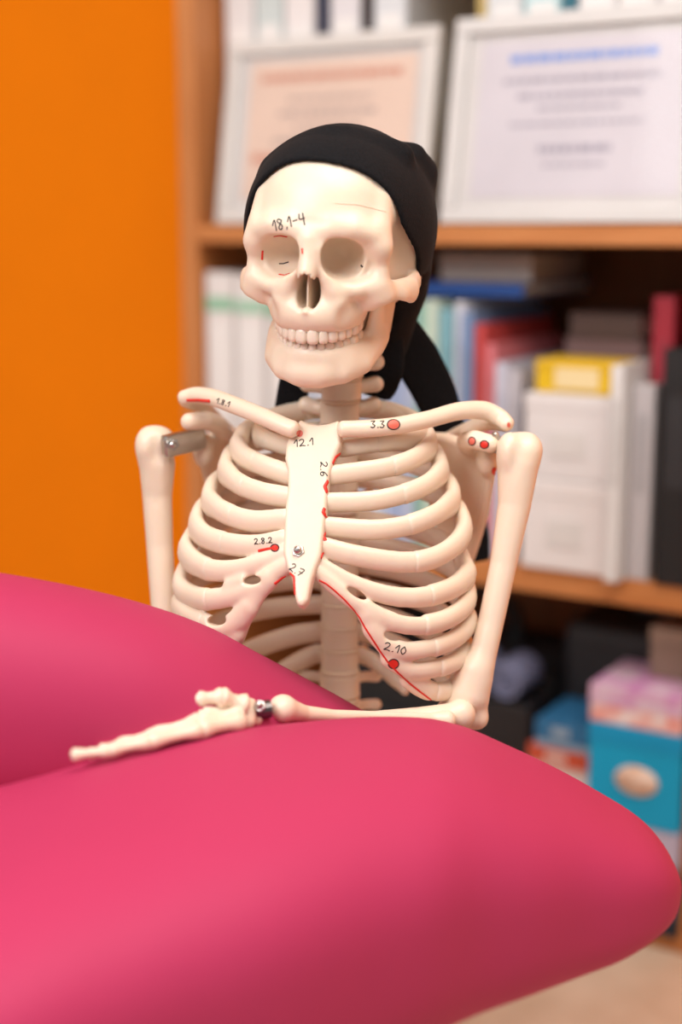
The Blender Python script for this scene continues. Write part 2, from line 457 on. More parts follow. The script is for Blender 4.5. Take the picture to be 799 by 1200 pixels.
for k, (w, h, c, lb) in enumerate([(104, 30, (92, 78, 78), 'dark grey-brown book lying behind the yellow box'), (98, 26, (120, 92, 92), 'mauve brown book lying in the middle of the dark pile'), (90, 30, (84, 62, 56), 'dark brown book lying on top of the pile behind the yellow box')]):
    book(62 + 5 * k, 92, zz, w, h, 140, c, lb, None, True); zz += h + .8
book(172, -22, ZM - .3, 15, 248, 240, (232, 229, 228), 'thin white folder standing right of the white storage boxes, sticking out', None, name='slim_folder')
book(188.5, 2, ZM, 27, 226, 44, (190, 184, 186), 'grey booklet standing between the white folder and the black binder')
book(190, 56, ZM, 25, 322, 215, (166, 34, 52), 'tall crimson book standing behind the grey booklet, left of the black binder')
binder(226.5, -4, ZM, 44, 268, 270, (26, 25, 27), 'black ring binder at the right end of the middle board')

# ---- upper compartment (board top 850)
ZU = 850
def frame(s, d, w, h, col, papercol, label, lines, lean):
    r = sempty('framed_certificate', s, d, ZU + 2.6, label, 'frame')
    r.rotation_euler = (R(-lean), 0, -SYAW)
    w, h = w / 1000, h / 1000; fw = .019; t = .014; m = cmat(col)
    for a in ((0, w, 0, fw), (0, w, h - fw, h), (0, fw, fw, h - fw), (w - fw, w, fw, h - fw)):
        box('frame_bar', a[0], a[1], 0, t, a[2], a[3], m, r, .002, 2)
    box('back_board', fw * .5, w - fw * .5, t * .7, t * .95, fw * .5, h - fw * .5, cmat((120, 96, 76)), r)
    box('mat_board', fw, w - fw, .0075, .0095, fw, h - fw, cmat((214, 208, 206)), r)
    pg = box('paper_sheet', fw + .016, w - fw - .010, .0066, .0075, fw + .012, h - fw - .010, cmat(papercol), r)
    pw = w - 2 * fw - .026; ph = h - 2 * fw - .022; x0 = fw + .016; z0 = fw + .012
    groups = {}
    for (cx, cz, lw, lh, lc) in lines:
        bm = groups.setdefault(lc, bmesh.new())
        xx = x0 + pw * (cx - lw / 2); end = x0 + pw * (cx + lw / 2)
        while xx < end - .002:
            ww = min(random.uniform(.006, .018), end - xx)
            box_bm(bm, xx, xx + ww, .0062, .0066, z0 + ph * cz - lh / 2, z0 + ph * cz + lh / 2)
            xx += ww + .0025
    for lc, bm in groups.items(): bm_obj('printed_text', bm, cmat(lc), pg)
    box('glass_pane', fw, w - fw, .0036, .0050, fw, h - fw, M_GLASS, r)
    return r
M_GLASS = bpy.data.materials.new('picture_glass'); M_GLASS.use_nodes = True
_n = M_GLASS.node_tree; _n.nodes.remove(_n.nodes['Principled BSDF'])
_t = _n.nodes.new('ShaderNodeBsdfTransparent'); _g = _n.nodes.new('ShaderNodeBsdfGlossy'); _g.inputs['Roughness'].default_value = 0.03
_fr = _n.nodes.new('ShaderNodeFresnel'); _fr.inputs['IOR'].default_value = 1.12; _mx = _n.nodes.new('ShaderNodeMixShader')
_n.links.new(_fr.outputs[0], _mx.inputs[0]); _n.links.new(_t.outputs[0], _mx.inputs[1]); _n.links.new(_g.outputs[0], _mx.inputs[2])
_n.links.new(_mx.outputs[0], _n.nodes['Material Output'].inputs[0])
pk = (204, 138, 116); gy = (172, 152, 148); bl = (118, 148, 214); lg = (166, 158, 172)
frame(-398, 6, 312, 236, (216, 211, 207), (228, 200, 184), 'white framed certificate with peach paper, left on the top board above the skull',
      [(.5, .88, .85, .009, pk), (.5, .72, .5, .004, gy), (.5, .62, .6, .006, gy), (.5, .52, .4, .004, gy), (.5, .42, .65, .006, gy), (.12, .3, .14, .012, pk), (.5, .3, .3, .004, gy), (.5, .18, .5, .004, gy)], 9)
frame(-62, 2, 318, 240, (212, 209, 208), (210, 202, 209), 'white framed certificate with lilac paper and a blue heading, right on the top board',
      [(.5, .88, .7, .009, bl), (.5, .74, .75, .006, lg), (.5, .64, .6, .006, lg), (.5, .56, .4, .004, lg), (.5, .46, .65, .004, lg), (.5, .30, .35, .009, lg), (.5, .20, .3, .004, lg)], 9)
x = -415
for k, (w, h, c, lb) in enumerate([(46, 318, (230, 226, 226), 'white binder behind the left certificate, next to the side panel'), (44, 318, (206, 216, 216), 'pale green-grey binder behind the left certificate'),
                                   (46, 312, (236, 230, 230), 'white binder behind the middle of the left certificate'), (20, 300, (52, 54, 76), 'navy book peeping above the left certificate'),
                                   (44, 318, (226, 222, 226), 'white binder right of the navy book'), (16, 300, (62, 50, 50), 'dark brown book above the right end of the left certificate'), (46, 318, (220, 222, 226), 'pale grey binder left of the yellow folder')]):
    if w > 30: binder(x, 60, ZU, w, h, 215, c, lb)
    else: book(x, 60, ZU, w, h, 200, c, lb)
    x += w + 2
book(-80, 60, ZU, 18, 132, 180, (250, 200, 30), 'short bright yellow folder between the two framed certificates', name='slim_folder')
book(-60, 92, ZU, 26, 330, 200, (240, 208, 130), 'tall pale yellow folder behind the bright yellow one', name='slim_folder')
x = -32
for k, (w, h, c, lb) in enumerate([(46, 316, (218, 220, 222), 'light grey binder behind the right certificate'), (46, 316, (190, 222, 226), 'pale turquoise binder peeping over the right certificate'), (18, 300, (40, 110, 130), 'petrol blue book above the lilac certificate'),
                                   (46, 316, (230, 226, 226), 'white binder behind the right half of the lilac certificate'), (44, 316, (236, 232, 230), 'white binder near the right end of the top board'), (46, 316, (214, 210, 212), 'grey-white binder at the right end of the top board')]):
    if w > 30: binder(x, 61, ZU, w, h, 215, c, lb)
    else: book(x, 61, ZU, w, h, 200, c, lb)
    x += w + 2

# ---- bottom compartment (board top 22)
ZB = 22
r = sempty('carry_bag', -300, 106, ZB + .4, 'black fabric carry bag on the bottom board behind the ribs', 'bag')
M_BAG = mat('black_nylon', (0.012, 0.012, 0.014), 0.7, var=0.4, scale=60, bump=0.2, bscale=300)
box('bag_body', 0, .36, 0, .20, 0, .26, M_BAG, r, .03, 4)
hp = np.array([[.10, .1, .255], [.11, .1, .31], [.18, .1, .335], [.25, .1, .31], [.26, .1, .255]])
V, F = sweep(catmull(hp, 20), .008, .012, np.array([0, 1., 0]), 8); mesh_obj('handle', V, F, M_BAG, r)
box('front_pocket', .04, .32, -.012, .004, .03, .17, M_BAG, r, .008, 2)
r = sempty('suitcase', 66, 108, ZB + .4, 'dark charcoal case standing at the back of the bottom board', 'case')
box('case_body', 0, .20, 0, .19, 0, .335, mat('charcoal_vinyl', (0.02, 0.019, 0.022), .55, var=.3, scale=30), r, .02, 3)
box('lid_seam', -.0005, .2005, .09, .094, .02, .315, M_DKSTEEL, r)
box('handle', .07, .13, .07, .115, .334, .352, M_DKSTEEL, r, .004, 2)
def towel_roll(s, d, z, rad, ln, col, label, group):
    r = sempty('rolled_towel', s, d, z + .4, label, 'towel', group)
    rad /= 1000; ln /= 1000
    sp_ = []
    for k in range(70):
        a = k / 69 * 5.2 * math.pi; q = rad * (.12 + .83 * k / 69)
        sp_.append((q * math.cos(a - 1.3), q * math.sin(a - 1.3) + rad))
    V = []; F = []
    th = rad * .075
    for (x_, z_) in sp_:
        u = np.array([x_, z_ - rad]); u = u / (np.linalg.norm(u) + 1e-9)
        for (k, yy) in ((th, 0), (-th, 0), (-th, ln), (th, ln)): V.append((x_ + u[0] * k, yy, z_ + u[1] * k))
    for i in range(69):
        for k in range(4):
            F.append((i * 4 + k, i * 4 + (k + 1) % 4, i * 4 + 4 + (k + 1) % 4, i * 4 + 4 + k))
    F += [(3, 2, 1, 0), (276, 277, 278, 279)]
    mesh_obj('towel_cloth', V, F, cmat(col, .9), r, smooth=False)
    return r
# low carton carries the towels
storage_box(-62, 28, ZB, 124, 62, 236, (26, 24, 28), 'black carton under the two rolled towels')
towel_roll(-32, 30, ZB + 237, 26, 68, (150, 156, 190), 'grey-blue rolled towel on the black carton, beside the elbow', 'rolled towels')
towel_roll(24, 32, ZB + 237, 25, 66, (132, 136, 168), 'grey-blue rolled towel on the black carton, farther from the elbow', 'rolled towels')
# game boxes lying in a pile, blue box with oval picture
zz = ZB
for k, (s0, d0, w, dep, h, c, c2, lb) in enumerate([(62, 2, 94, 100, 90, (214, 206, 214), (150, 146, 156), 'pale grey carton at the bottom of the pile left of the blue box'),
                                     (63, 4, 91, 98, 80, (232, 226, 226), (90, 90, 96), 'white carton with a dark print in the pile left of the blue box'),
                                     (72, 2, 82, 98, 30, (206, 84, 56), (226, 190, 180), 'orange red flat box lying in the pile left of the blue box'), (82, 0, 73, 98, 34, (44, 110, 156), (150, 170, 190), 'blue flat box on top of the pile left of the picture box')]):
    r = sempty('flat_box', s0, d0, zz + .4, lb, 'box')
    box('box_base', .001, w / 1000 - .001, .001, dep / 1000, 0, h / 1000 * .6, cmat(c2), r); box('lid', 0, w / 1000, 0, dep / 1000 + .001, h / 1000 * .25, h / 1000, cmat(c), r, .001, 1)
    bm = bmesh.new(); box_bm(bm, w / 1000 * .3, w / 1000 * .62, -.0006, .0005, h / 1000 * .45, h / 1000 * .8); bm_obj('printed_panel', bm, cmat(c2), r)
    zz += h + .8
zz = ZB
r = sempty('flat_box', 159, -8, zz + .4, 'dark teal flat box at the bottom of the pile under the blue picture box', 'box')
box('box_base', .001, .113, .001, .110, 0, .05, cmat((20, 40, 56)), r); box('lid', 0, .114, 0, .111, .02, .078, cmat((28, 62, 84)), r, .001, 1); zz += 79
r = sempty('flat_box', 157, -10, zz + .4, 'lavender white flat box under the blue picture box', 'box')
box('box_base', .001, .113, .001, .112, 0, .03, cmat((150, 140, 160)), r); box('lid', 0, .114, 0, .113, .01, .052, cmat((196, 188, 212)), r, .001, 1); zz += 53
r = sempty('picture_box', 156, -12, zz + .4, 'bright blue box with an oval peach picture on its front', 'box')
box('box_body', .001, .114, .001, .115, 0, .10, cmat((0, 172, 222)), r, .0015, 1); box('lid', 0, .115, 0, .116, .094, .118, cmat((0, 160, 214)), r, .0015, 1)
V, F = lathe([(-.0012, .0001), (-.0012, .022), (0.0008, .022)], (.062, 0, .056), (0, 1, 0), 28); V[:, 0] = .062 + (V[:, 0] - .062) * 1.2; V[:, 2] = .056 + (V[:, 2] - .056) * .82
mesh_obj('oval_picture', V, F, mat('oval_picture_print', srgb(246, 226, 214), .5, col2=srgb(228, 176, 140), scale=60), r)
zz += 119
r = sempty('picture_box', 155, -10, zz + .4, 'low box with pink and orange printed front lying on the bright blue box', 'box')
M_PRINT = mat('pink_orange_print', srgb(250, 240, 240), .5, col2=srgb(240, 100, 66), scale=38)
box('box_body', .001, .113, .001, .112, 0, .036, M_PRINT, r, .001, 1); box('lid', 0, .114, 0, .113, .022, .046, mat('pale_print', srgb(238, 226, 232), .5, col2=srgb(206, 120, 190), scale=26), r, .001, 1)
zz += 47
r = sempty('storage_box', 206, 50, zz + .4, 'small taupe carton on the printed box, under the middle board', 'box')
box('box_body', 0, .062, 0, .05, 0, .05, cmat((150, 128, 112)), r, .001, 1); box('lid', -.001, .063, -.001, .051, .044, .062, cmat((164, 142, 124)), r, .001, 1)

# ================================================================== SKELETON
SK = empty('skeleton_model', tuple(np.array([10, 1190, 0]) / 1000), 0, 'cream plastic skeleton model with red painted spots and ink numbers, forearm on the pink couch', 'skeleton')
SURF = []                                            # (object, verts mm, faces) for the pen marks
def bone(name, V, F, m=None, parent=None, surf=True, smooth=True):
    """V in world millimetres"""
    o = mesh_obj(name, np.asarray(V) / 1000, F, m or M_BONE, parent or SK, smooth=smooth, world=True)
    if surf: SURF.append((o, np.asarray(V, float), F))
    return o

# ---- skull frame: local x right, y forward (to the viewer), z up, millimetres
HYAW, HBOW, HROLL, HSC = R(14), R(10.5), R(3), 1.037
HO = P(398, 274, 1148)
def head(V):
    V = np.asarray(V, float) * HSC
    x, y, z = V[..., 0], V[..., 1], V[..., 2]
    y1 = y * math.cos(HBOW) + z * math.sin(HBOW); z1 = z * math.cos(HBOW) - y * math.sin(HBOW)
    X = x * math.cos(HYAW) - y1 * math.sin(HYAW); D = y1 * math.cos(HYAW) + x * math.sin(HYAW)
    X, z1 = X * math.cos(HROLL) + z1 * math.sin(HROLL), z1 * math.cos(HROLL) - X * math.sin(HROLL)
    return np.stack([X, -D, z1], -1) + HO
def flipF(Q): return [tuple(q[::-1]) for q in Q]     # head() mirrors the axes (x, y toward viewer, z up is left-handed once placed)
def mirror(pts, s): return [(p[0] * s, p[1], p[2]) for p in pts]

CR_C, CR_R = (0, -5, 5), (69, 86, 72)
f = Field((-93, -114, -129), (93, 108, 99), 1.5)
f.add(ell(CR_C, CR_R), 0)
f.add(ell((0, 34, 24), (50, 49, 46)), 14)            # frontal bone
f.add(ell((0, 56, 16), (46, 29, 22)), 10)
CRAN = f.F.copy()                                    # the bare brain case, used again to fit the hood
f.add(ell((0, -20, -28), (52, 58, 26)), 14)          # skull base
for s in (-1, 1):
    f.cut(ell((s * 79, 46, -6), (31, 27, 44)), 6)   # temporal fossa
f.add(ell((0, 62, -36), (33, 28, 28)), 8)            # maxilla body
f.add(ell((0, 62, -8), (40, 20, 24)), 8)             # behind the orbits
for s in (-1, 1):
    f.add(caps(mirror([(4, 81, 12), (16, 81, 18), (30, 78, 18.5), (41, 71, 14), (47, 65, 5)], s), [7, 6, 5.5, 6, 6]), 10)
    f.add(caps(mirror([(47, 66, 4), (46.5, 61, 18), (44, 50, 36)], s), [6, 5, 3]), 10)
    f.add(caps(mirror([(47, 67, 5), (47.5, 65, -8), (46, 66, -20)], s), [5.5, 5.5, 8.5]), 5)
    f.add(ell((s * 43, 64, -30), (15, 12, 12)), 6)   # cheek bone
    f.add(caps(mirror([(9, 86, 4), (13, 87, -16), (20, 84, -32)], s), [6, 5.5, 8]), 5)
    f.add(caps(mirror([(18, 84, -24), (32, 78, -25), (43, 69, -23)], s), [6, 6, 7]), 5)   # lower orbit rim
    f.add(caps(mirror([(46, 64, -32), (55, 52, -34), (62, 38, -32), (63.5, 22, -29), (60, 4, -25), (55, -10, -21)], s), [12, 13, 11, 8.4, 6, 5], flat=[(s * .7, .7, 0), (s * .85, .5, 0), (s, .2, 0), (s, 0, 0), (s, -.2, 0)], ratio=.5), 5)
f.add(caps([(0, 84, 8), (0, 90, -4), (0, 95, -13)], [8, 7, 6.5]), 5)        # nasal bones
arch = [(math.sin(a) * 29, 58 + 32 * math.cos(a), -44) for a in np.linspace(-1.75, 1.75, 21)]
f.add(caps(arch, 7.6, flat=(0, 0, 1), ratio=1.35), 7)                       # alveolar ridge
f.add(caps([(-16, 82, -42), (0, 85, -42), (16, 82, -42)], 9), 10)
for s in (-1, 1):
    f.cut(ell((s * 33, 90, -44), (8, 4, 9)), 8)                             # canine fossa
    f.cut(ell((s * 52, 52, -52), (16, 26, 18)), 6)                          # below the cheek bone
    a = R(18) * s
    rot = [[math.cos(a), -math.sin(a), 0], [math.sin(a), math.cos(a), 0], [0, 0, 1]]
    def orb(X, Y, Z, s=s, a=a):
        x, y, z = X - (24.2 if s > 0 else -24.2), Y - 84, Z + 2
        xr = x * math.cos(a) - y * math.sin(a); yr = x * math.sin(a) + y * math.cos(a)
        zr = z + .12 * s * xr
        t = np.clip(-yr / 32, -.5, 1)
        w = np.sqrt(np.clip(1 - np.clip(t, 0, 1) ** 2.2, 0.0, 1))
        q = (np.abs(xr / (16.2 if s > 0 else 19.6)) ** 2.3 + np.abs(zr / 15.2) ** 2.3) ** (1 / 2.4)
        return np.maximum((q - w) * 15, -yr - 32)
    f.cut((orb, (s * 24.5 - 34, 30, -24), (s * 24.5 + 34, 108, 24)), 1.6)
def nose(X, Y, Z):
    z = Z + 27
    hw = np.where(z > 0, 8.7 * np.sqrt(np.clip(1 - (z / 16.5) ** 2, 0, 1)) * (1 - .18 * np.clip(z / 17, 0, 1)), 8.7 * np.sqrt(np.clip(1 - (z / 12.0) ** 2, 0, 1)))
    return np.maximum(np.maximum(np.abs(X) - hw, 60 - Y), np.maximum(z - 16.5, -z - 12))
f.cut((nose, (-12, 60, -42), (12, 108, -8)), 1)
f.add(caps([(0, 92, -38), (0, 98, -38)], [3, 1.8]), 3)                      # nasal spine
for s in (-1, 1):                                                           # ear region and pterygoid plates
    f.add(caps(mirror([(53, -22, -22), (50, -24, -46)], s), [10, 7]), 8)
    f.add(caps(mirror([(22, 40, -36), (23, 34, -62)], s), [11, 8]), 6)
f.cut(ell((0, -30, -58), (16, 18, 12)), 4)
V, Q = f.mesh(1)
skullV = head(V); SKULL = bone('skull', skullV, Q)
sp_ = [(62, -8), (87, -9.5), (91, -20), (93, -41), (62, -41)]
V = np.array([(x_, a, b) for x_ in (-.6, .6) for a, b in sp_])
mesh_obj('nasal_septum', head(V) / 1000, [(0, 1, 2, 3, 4)[::-1], (5, 6, 7, 8, 9)] + [(k, (k + 1) % 5, 5 + (k + 1) % 5, 5 + k) for k in range(5)], M_BONE, SKULL, smooth=False, world=True)

# sutures: thin raised line across the forehead, like the photographed joint of the skull cap
# ---- mandible
g = Field((-64, -12, -108), (64, 104, 6), 1.4)
lo_arch = [(math.sin(a) * 29, 52 + 34.5 * math.cos(a), -73.5) for a in np.linspace(-1.7, 1.7, 21)]
g.add(caps(lo_arch, 7.0, flat=(0, 0, 1), ratio=1.2), 0)
base = [(x_ * .87, y_, z_) for x_, y_, z_ in [(-47, 24, -66), (-46, 42, -76), (-41, 62, -83), (-27, 78, -86.5), (-9, 85, -88), (9, 85, -88), (27, 78, -86.5), (41, 62, -83), (46, 42, -76), (47, 24, -66)]]
g.add(caps(base, [7, 7.5, 8, 8.5, 8.5, 8.5, 8.5, 8, 7.5, 7]), 7)
wall = [(x_ * .9, y_, z_) for x_, y_, z_ in [(-44, 32, -70), (-38, 54, -75), (-28, 71, -79), (-12, 81, -80), (12, 81, -80), (28, 71, -79), (38, 54, -75), (44, 32, -70)]]
g.add(caps(wall, 7.5), 9)
g.add(ell((0, 87, -87), (17, 8, 8)), 7)
for s in (-1, 1):
    g.add(caps(mirror([(40, 20, -64), (42, 14, -48), (46, 6, -34)], s), [15, 14, 8], flat=(s, .25, 0), ratio=.42), 7)
    g.add(caps(mirror([(39, 36, -62), (40.5, 33, -48), (42, 30, -32)], s), [11, 9.5, 6], flat=(s, .25, 0), ratio=.5), 7)
    g.add(caps(mirror([(46, 4, -36), (48, -2, -24)], s), [6, 7]), 5)
V, Q = g.mesh(1)
JAW = bone('mandible', head(V * np.array([.945, 1, 1])), Q)

# ---- teeth (sub-parts of skull and mandible)
def tooth_mesh(w, h, d, point=0.0):
    bm = bmesh.new(); bmesh.ops.create_uvsphere(bm, u_segments=12, v_segments=8, radius=1.0)
    V = []; 
    for v in bm.verts:
        c = np.array(v.co); p = (abs(c) ** 4.5).sum() ** (1 / 4.5); c = c / p
        c = c * np.array([w / 2 * (1 - .12 * (c[2] > 0) * c[2]), d / 2, h / 2]); V.append(c)
    F = [tuple(x.index for x in fc.verts) for fc in bm.faces]; bm.free()
    return np.array(V), F
def place_teeth(par, a0, cx, cy, rx, ry, z, up, widths, hts, lean):
    for s in (-1, 1):
        ang = 0.0; pos = 0.0
        acc = 0.0
        for w, h in zip(widths, hts):
            # arc length stepping along the ellipse
            target = acc + w / 2
            a = 0; L = 0
            while L < target:
                da = .004; L += math.hypot(rx * math.cos(a), ry * math.sin(a)) * da; a += da
            acc += w
            x_, y_ = rx * math.sin(a) * s, cy + ry * math.cos(a)
            tv = nrm([rx * math.cos(a) * s, -ry * math.sin(a), 0]); nv = nrm([ry * math.sin(a) * s, rx * math.cos(a), 0])
            V, F = tooth_mesh(w * 1.06, h, 6.0 if w < 8.5 else 8.5)
            zc = z + up * h / 2 + (3.4 * (1 - math.cos(a)) if True else 0)
            W3 = np.array([x_, y_, zc]) + V[:, :1] * tv * s + V[:, 1:2] * nv + np.outer(V[:, 2] * up, [0, 0, 1]) + np.outer(V[:, 2] * up * lean, nv)
            o = mesh_obj('tooth', head(W3) / 1000, F, M_TOOTH, par, smooth=True, world=True)
UW = [8.2, 6.8, 7.6, 7.0, 6.8, 9.4, 9.0]; UH = [11.6, 11.2, 11.6, 10.6, 10.4, 10, 10]
place_teeth(SKULL, 0, 0, 58, 28.3, 35.2, -62.6, 1, UW, UH, -.06)
LW = [5.6, 6.0, 7.0, 7.0, 7.2, 9.8, 9.4]
place_teeth(JAW, 0, 0, 53, 28, 35.6, -62.6, -1, LW, [12, 12, 12.5, 11.5, 11, 10, 9], .02)

# ---- vertebrae
SPX = 397
def vertebra_prims(f, c, rb, hb, tw, spin, tilt=0.0, trad=5.0, depth=1.0):
    c = np.array(c, float)
    def body(X, Y, Z):
        z = (Z - c[2]) / hb
        rr = rb * (1 - .04 * (1 - np.clip(np.abs(z), 0, 1) ** 2))
        return np.maximum(np.sqrt((X - c[0]) ** 2 + ((Y - c[1]) / .85) ** 2) - rr, np.abs(Z - c[2]) - hb) 
    f.add((body, c - [rb, rb, hb], c + [rb, rb, hb]), 0)
    for s in (-1, 1):
        f.add(caps([c + [s * rb * .6, rb * .7, 1], c + [s * tw * .7, rb * .95, 2], c + [s * tw, rb * 1.1, 1 + tilt]], [trad, trad * .95, trad * 1.1]), 3)
        f.add(caps([c + [s * rb * .6, rb * .8, 0], c + [0, rb * 1.75, -2]], [4.5, 4]), 3)
    f.add(caps([c + [0, rb * 1.7, -2], c + [0, rb * 1.7 + spin, -2 - spin * .55]], [3.6, 3.4]), 3)
def vertebra(c, rb, hb, tw, spin, tilt=0, trad=5.0):
    c = np.array(c, float)
    f = Field(c - [tw + 9, rb + 5, hb + 26], c + [tw + 9, rb * 1.7 + spin + 8, hb + 12], 1.5)
    vertebra_prims(f, c, rb, hb, tw, spin, tilt, trad)
    V, Q = f.mesh(1); bone('vertebra', V, Q)
def disc(c, rb, hb):
    V, F = lathe([(-hb, rb * .6), (-hb, rb * .9), (-hb * .4, rb), (hb * .4, rb), (hb, rb * .9), (hb, rb * .6)], c, (0, 0, 1), 20)
    V[:, 1] = c[1] + (V[:, 1] - c[1]) * .85
    bone('intervertebral_disc', V, F, M_DISC)
ZT1 = P(397, 483, 1165)[2]
neck = [P(403, 404, 1145), P(402, 431, 1151), P(400, 457, 1157)]
for k, c in enumerate(neck):
    vertebra(c, 16.8, 8.2, 26 + 1.0 * k, 14, 2, 6.5)
    disc((c + (neck[k + 1] if k < 2 else np.array([P(398, 483, 1163)[0], 1163, ZT1]))) / 2, 16.0, 2.4)
TZ = []
for i in range(12):
    z = ZT1 - 19.8 * i
    y = 1163 + 22 * math.sin(min(i, 6) / 6 * math.pi / 2) - max(0, i - 8) * 1.5
    x_ = P(398, 600, y)[0]
    TZ.append(np.array([x_, y, z]))
    vertebra((x_, y, z), (16.6 if i < 2 else 15.2) + .15 * i, 9.4, 28 - .7 * i, 18, 3, 6.5 if i == 0 else 4.6)
    if i: disc((x_, y, z + 9.9), 15.4 + .15 * i, 1.5)
LZ = []
for i in range(5):
    c = TZ[-1] + [0, -3 - 4 * math.sin(i / 4 * 3), -21 - 25 * i]
    LZ.append(c); vertebra(c, 18, 10.4, 32, 16, 0, 4.6); disc(c + [0, 0, 12], 17.5, 2.2)

# ---- pelvis (behind the couch), simple but whole
pc = LZ[-1] + [0, 14, -34]
f = Field(pc - [150, 90, 135], pc + [150, 80, 60], 3.0)
f.add(caps([pc + [0, 0, 18], pc + [0, 22, -30], pc + [0, 18, -72]], [30, 24, 8], flat=(0, 1, 0), ratio=.5), 0)
for s in (-1, 1):
    f.add(caps([pc + [s * 34, 14, 10], pc + [s * 84, -6, 34], pc + [s * 118, -50, 12], pc + [s * 108, -60, -22]], [12, 9, 9, 9]), 8)
    f.add(prism([(34, 20), (84, 34), (116, 10), (108, -22), (88, -62), (46, -26)] if s > 0 else [(-34, 20), (-46, -26), (-88, -62), (-108, -22), (-116, 10), (-84, 34)], pc + [0, -20, 0], (1, -.25 * s, 0), (0, 0, 1), 5, 2), 8)
    f.add(caps([pc + [s * 88, -32, -64], pc + [s * 62, -20, -112], pc + [s * 30, -52, -104], pc + [s * 6, -66, -84]], [20, 12, 9, 11]), 8)
    f.add(caps([pc + [s * 84, -40, -62], pc + [s * 40, -62, -70], pc + [s * 6, -66, -80]], [14, 8, 10]), 6)
V, Q = f.mesh(1); bone('pelvis', V, Q, surf=False)

# ---- rib cage
TYAW = R(10)
def tl(x, y): return np.array([x * math.cos(TYAW) + y * math.sin(TYAW), -x * math.sin(TYAW) + y * math.cos(TYAW)])   # torso -> world offset
MID = {1: 399, 2: 392, 3: 390, 4: 387.5, 5: 386, 6: 382, 7: 380, 8: 378, 9: 379, 10: 379, 11: 380, 12: 382}
HALF = {1: 106, 2: 120, 3: 134, 4: 152, 5: 165, 6: 172, 7: 178, 8: 179, 9: 176, 10: 170, 11: 160, 12: 120}
BB = {1: 54, 2: 63, 3: 69, 4: 74, 5: 78, 6: 81, 7: 83, 8: 83, 9: 82, 10: 80, 11: 78, 12: 70}
AA = {i: HALF[i] * .672 - 4 for i in HALF}
def cage(i):
    x_ = P(MID[i], 600, 1120)[0]; b = BB[i]
    cy = 1200 - b
    return np.array([x_, cy]), AA[i], b
def on_cage(px, py, i, back=False):
    c, a, b = cage(i); d = ray(px, py)
    ux = nrm(np.r_[tl(1, 0), 0])[:2]; uy = tl(0, 1)
    o = -c
    ol = np.array([o @ ux / a, o @ uy / b]); dl = np.array([d[:2] @ ux / a, d[:2] @ uy / b])
    A = dl @ dl; B = ol @ dl; Cc = ol @ ol - 1
    disc_ = max(B * B - A * Cc, 0)
    s = (-B + (math.sqrt(disc_) if back else -math.sqrt(disc_))) / A
    return CM + d * s
def outw(p, i):
    c, a, b = cage(i); q = p[:2] - c
    ux = tl(1, 0); uy = tl(0, 1); x_, y_ = q @ ux, q @ uy
    n = ux * (x_ / a ** 2) + uy * (y_ / b ** 2)
    return nrm(np.r_[n, 0])

RP = {  # right in the picture: from the breastbone to the side
 1: [(401, 526), (428, 522), (458, 518), (486, 517), (500, 512)],
 2: [(388, 557), (427, 552), (458, 547), (484, 538), (503, 525), (503, 513)],
 3: [(382, 589), (435, 587), (476, 578), (503, 566), (518, 552), (517, 541)],
 4: [(378, 617), (435, 621), (476, 616), (510, 603), (531, 587), (531, 573)],
 5: [(377, 641), (416, 651), (473, 659), (510, 653), (537, 635), (545, 618), (542, 605)],
 6: [(374, 661), (405, 680), (437, 693), (469, 700), (500, 699), (532, 688), (550, 672), (551, 658)],
 7: [(372, 671), (398, 692), (426, 712), (455, 727), (483, 733), (511, 730), (535, 719), (551, 701), (553, 687)],
 8: [(436, 738), (450, 753), (465, 761), (481, 763), (507, 759), (535, 747), (552, 729), (553, 715)],
 9: [(456, 772), (468, 780), (482, 786), (507, 784), (532, 776), (548, 760), (551, 745)],
 10: [(478, 796), (492, 806), (508, 810), (522, 810), (538, 801), (546, 786)]}
LP = {
 1: [(342, 525), (316, 517), (302, 511), (294, 507)],
 2: [(340, 557), (309, 546), (286, 535), (277, 523), (284, 513)],
 3: [(338, 583), (309, 578), (280, 567), (263, 552), (266, 539)],
 4: [(336, 609), (296, 611), (264, 601), (243, 587), (244, 573)],
 5: [(333, 634), (303, 640), (270, 638), (241, 629), (228, 616), (231, 604)],
 6: [(336, 648), (309, 659), (277, 668), (247, 668), (225, 657), (216, 646), (219, 634)],
 7: [(340, 660), (316, 675), (293, 691), (264, 700), (238, 702), (217, 695), (208, 683), (211, 672)],
 8: [(290, 712), (272, 731), (256, 735), (236, 728), (218, 719), (209, 710), (209, 699)],
 9: [(276, 742), (262, 758), (245, 760), (226, 752), (213, 740), (211, 728)],
 10: [(266, 772), (252, 784), (236, 782), (222, 770), (218, 756)]}
RBH = {1: 7.9, 2: 8.2, 3: 8.2, 4: 8.4, 5: 8.6, 6: 8.8, 7: 8.4, 8: 8.0, 9: 7.7, 10: 7.7, 11: 7.6, 12: 7}
SEAM = {1: .45, 2: .48, 3: .52, 4: .50, 5: .52, 6: .62, 7: .60, 8: .52, 9: .50, 10: .40}
CART = {}
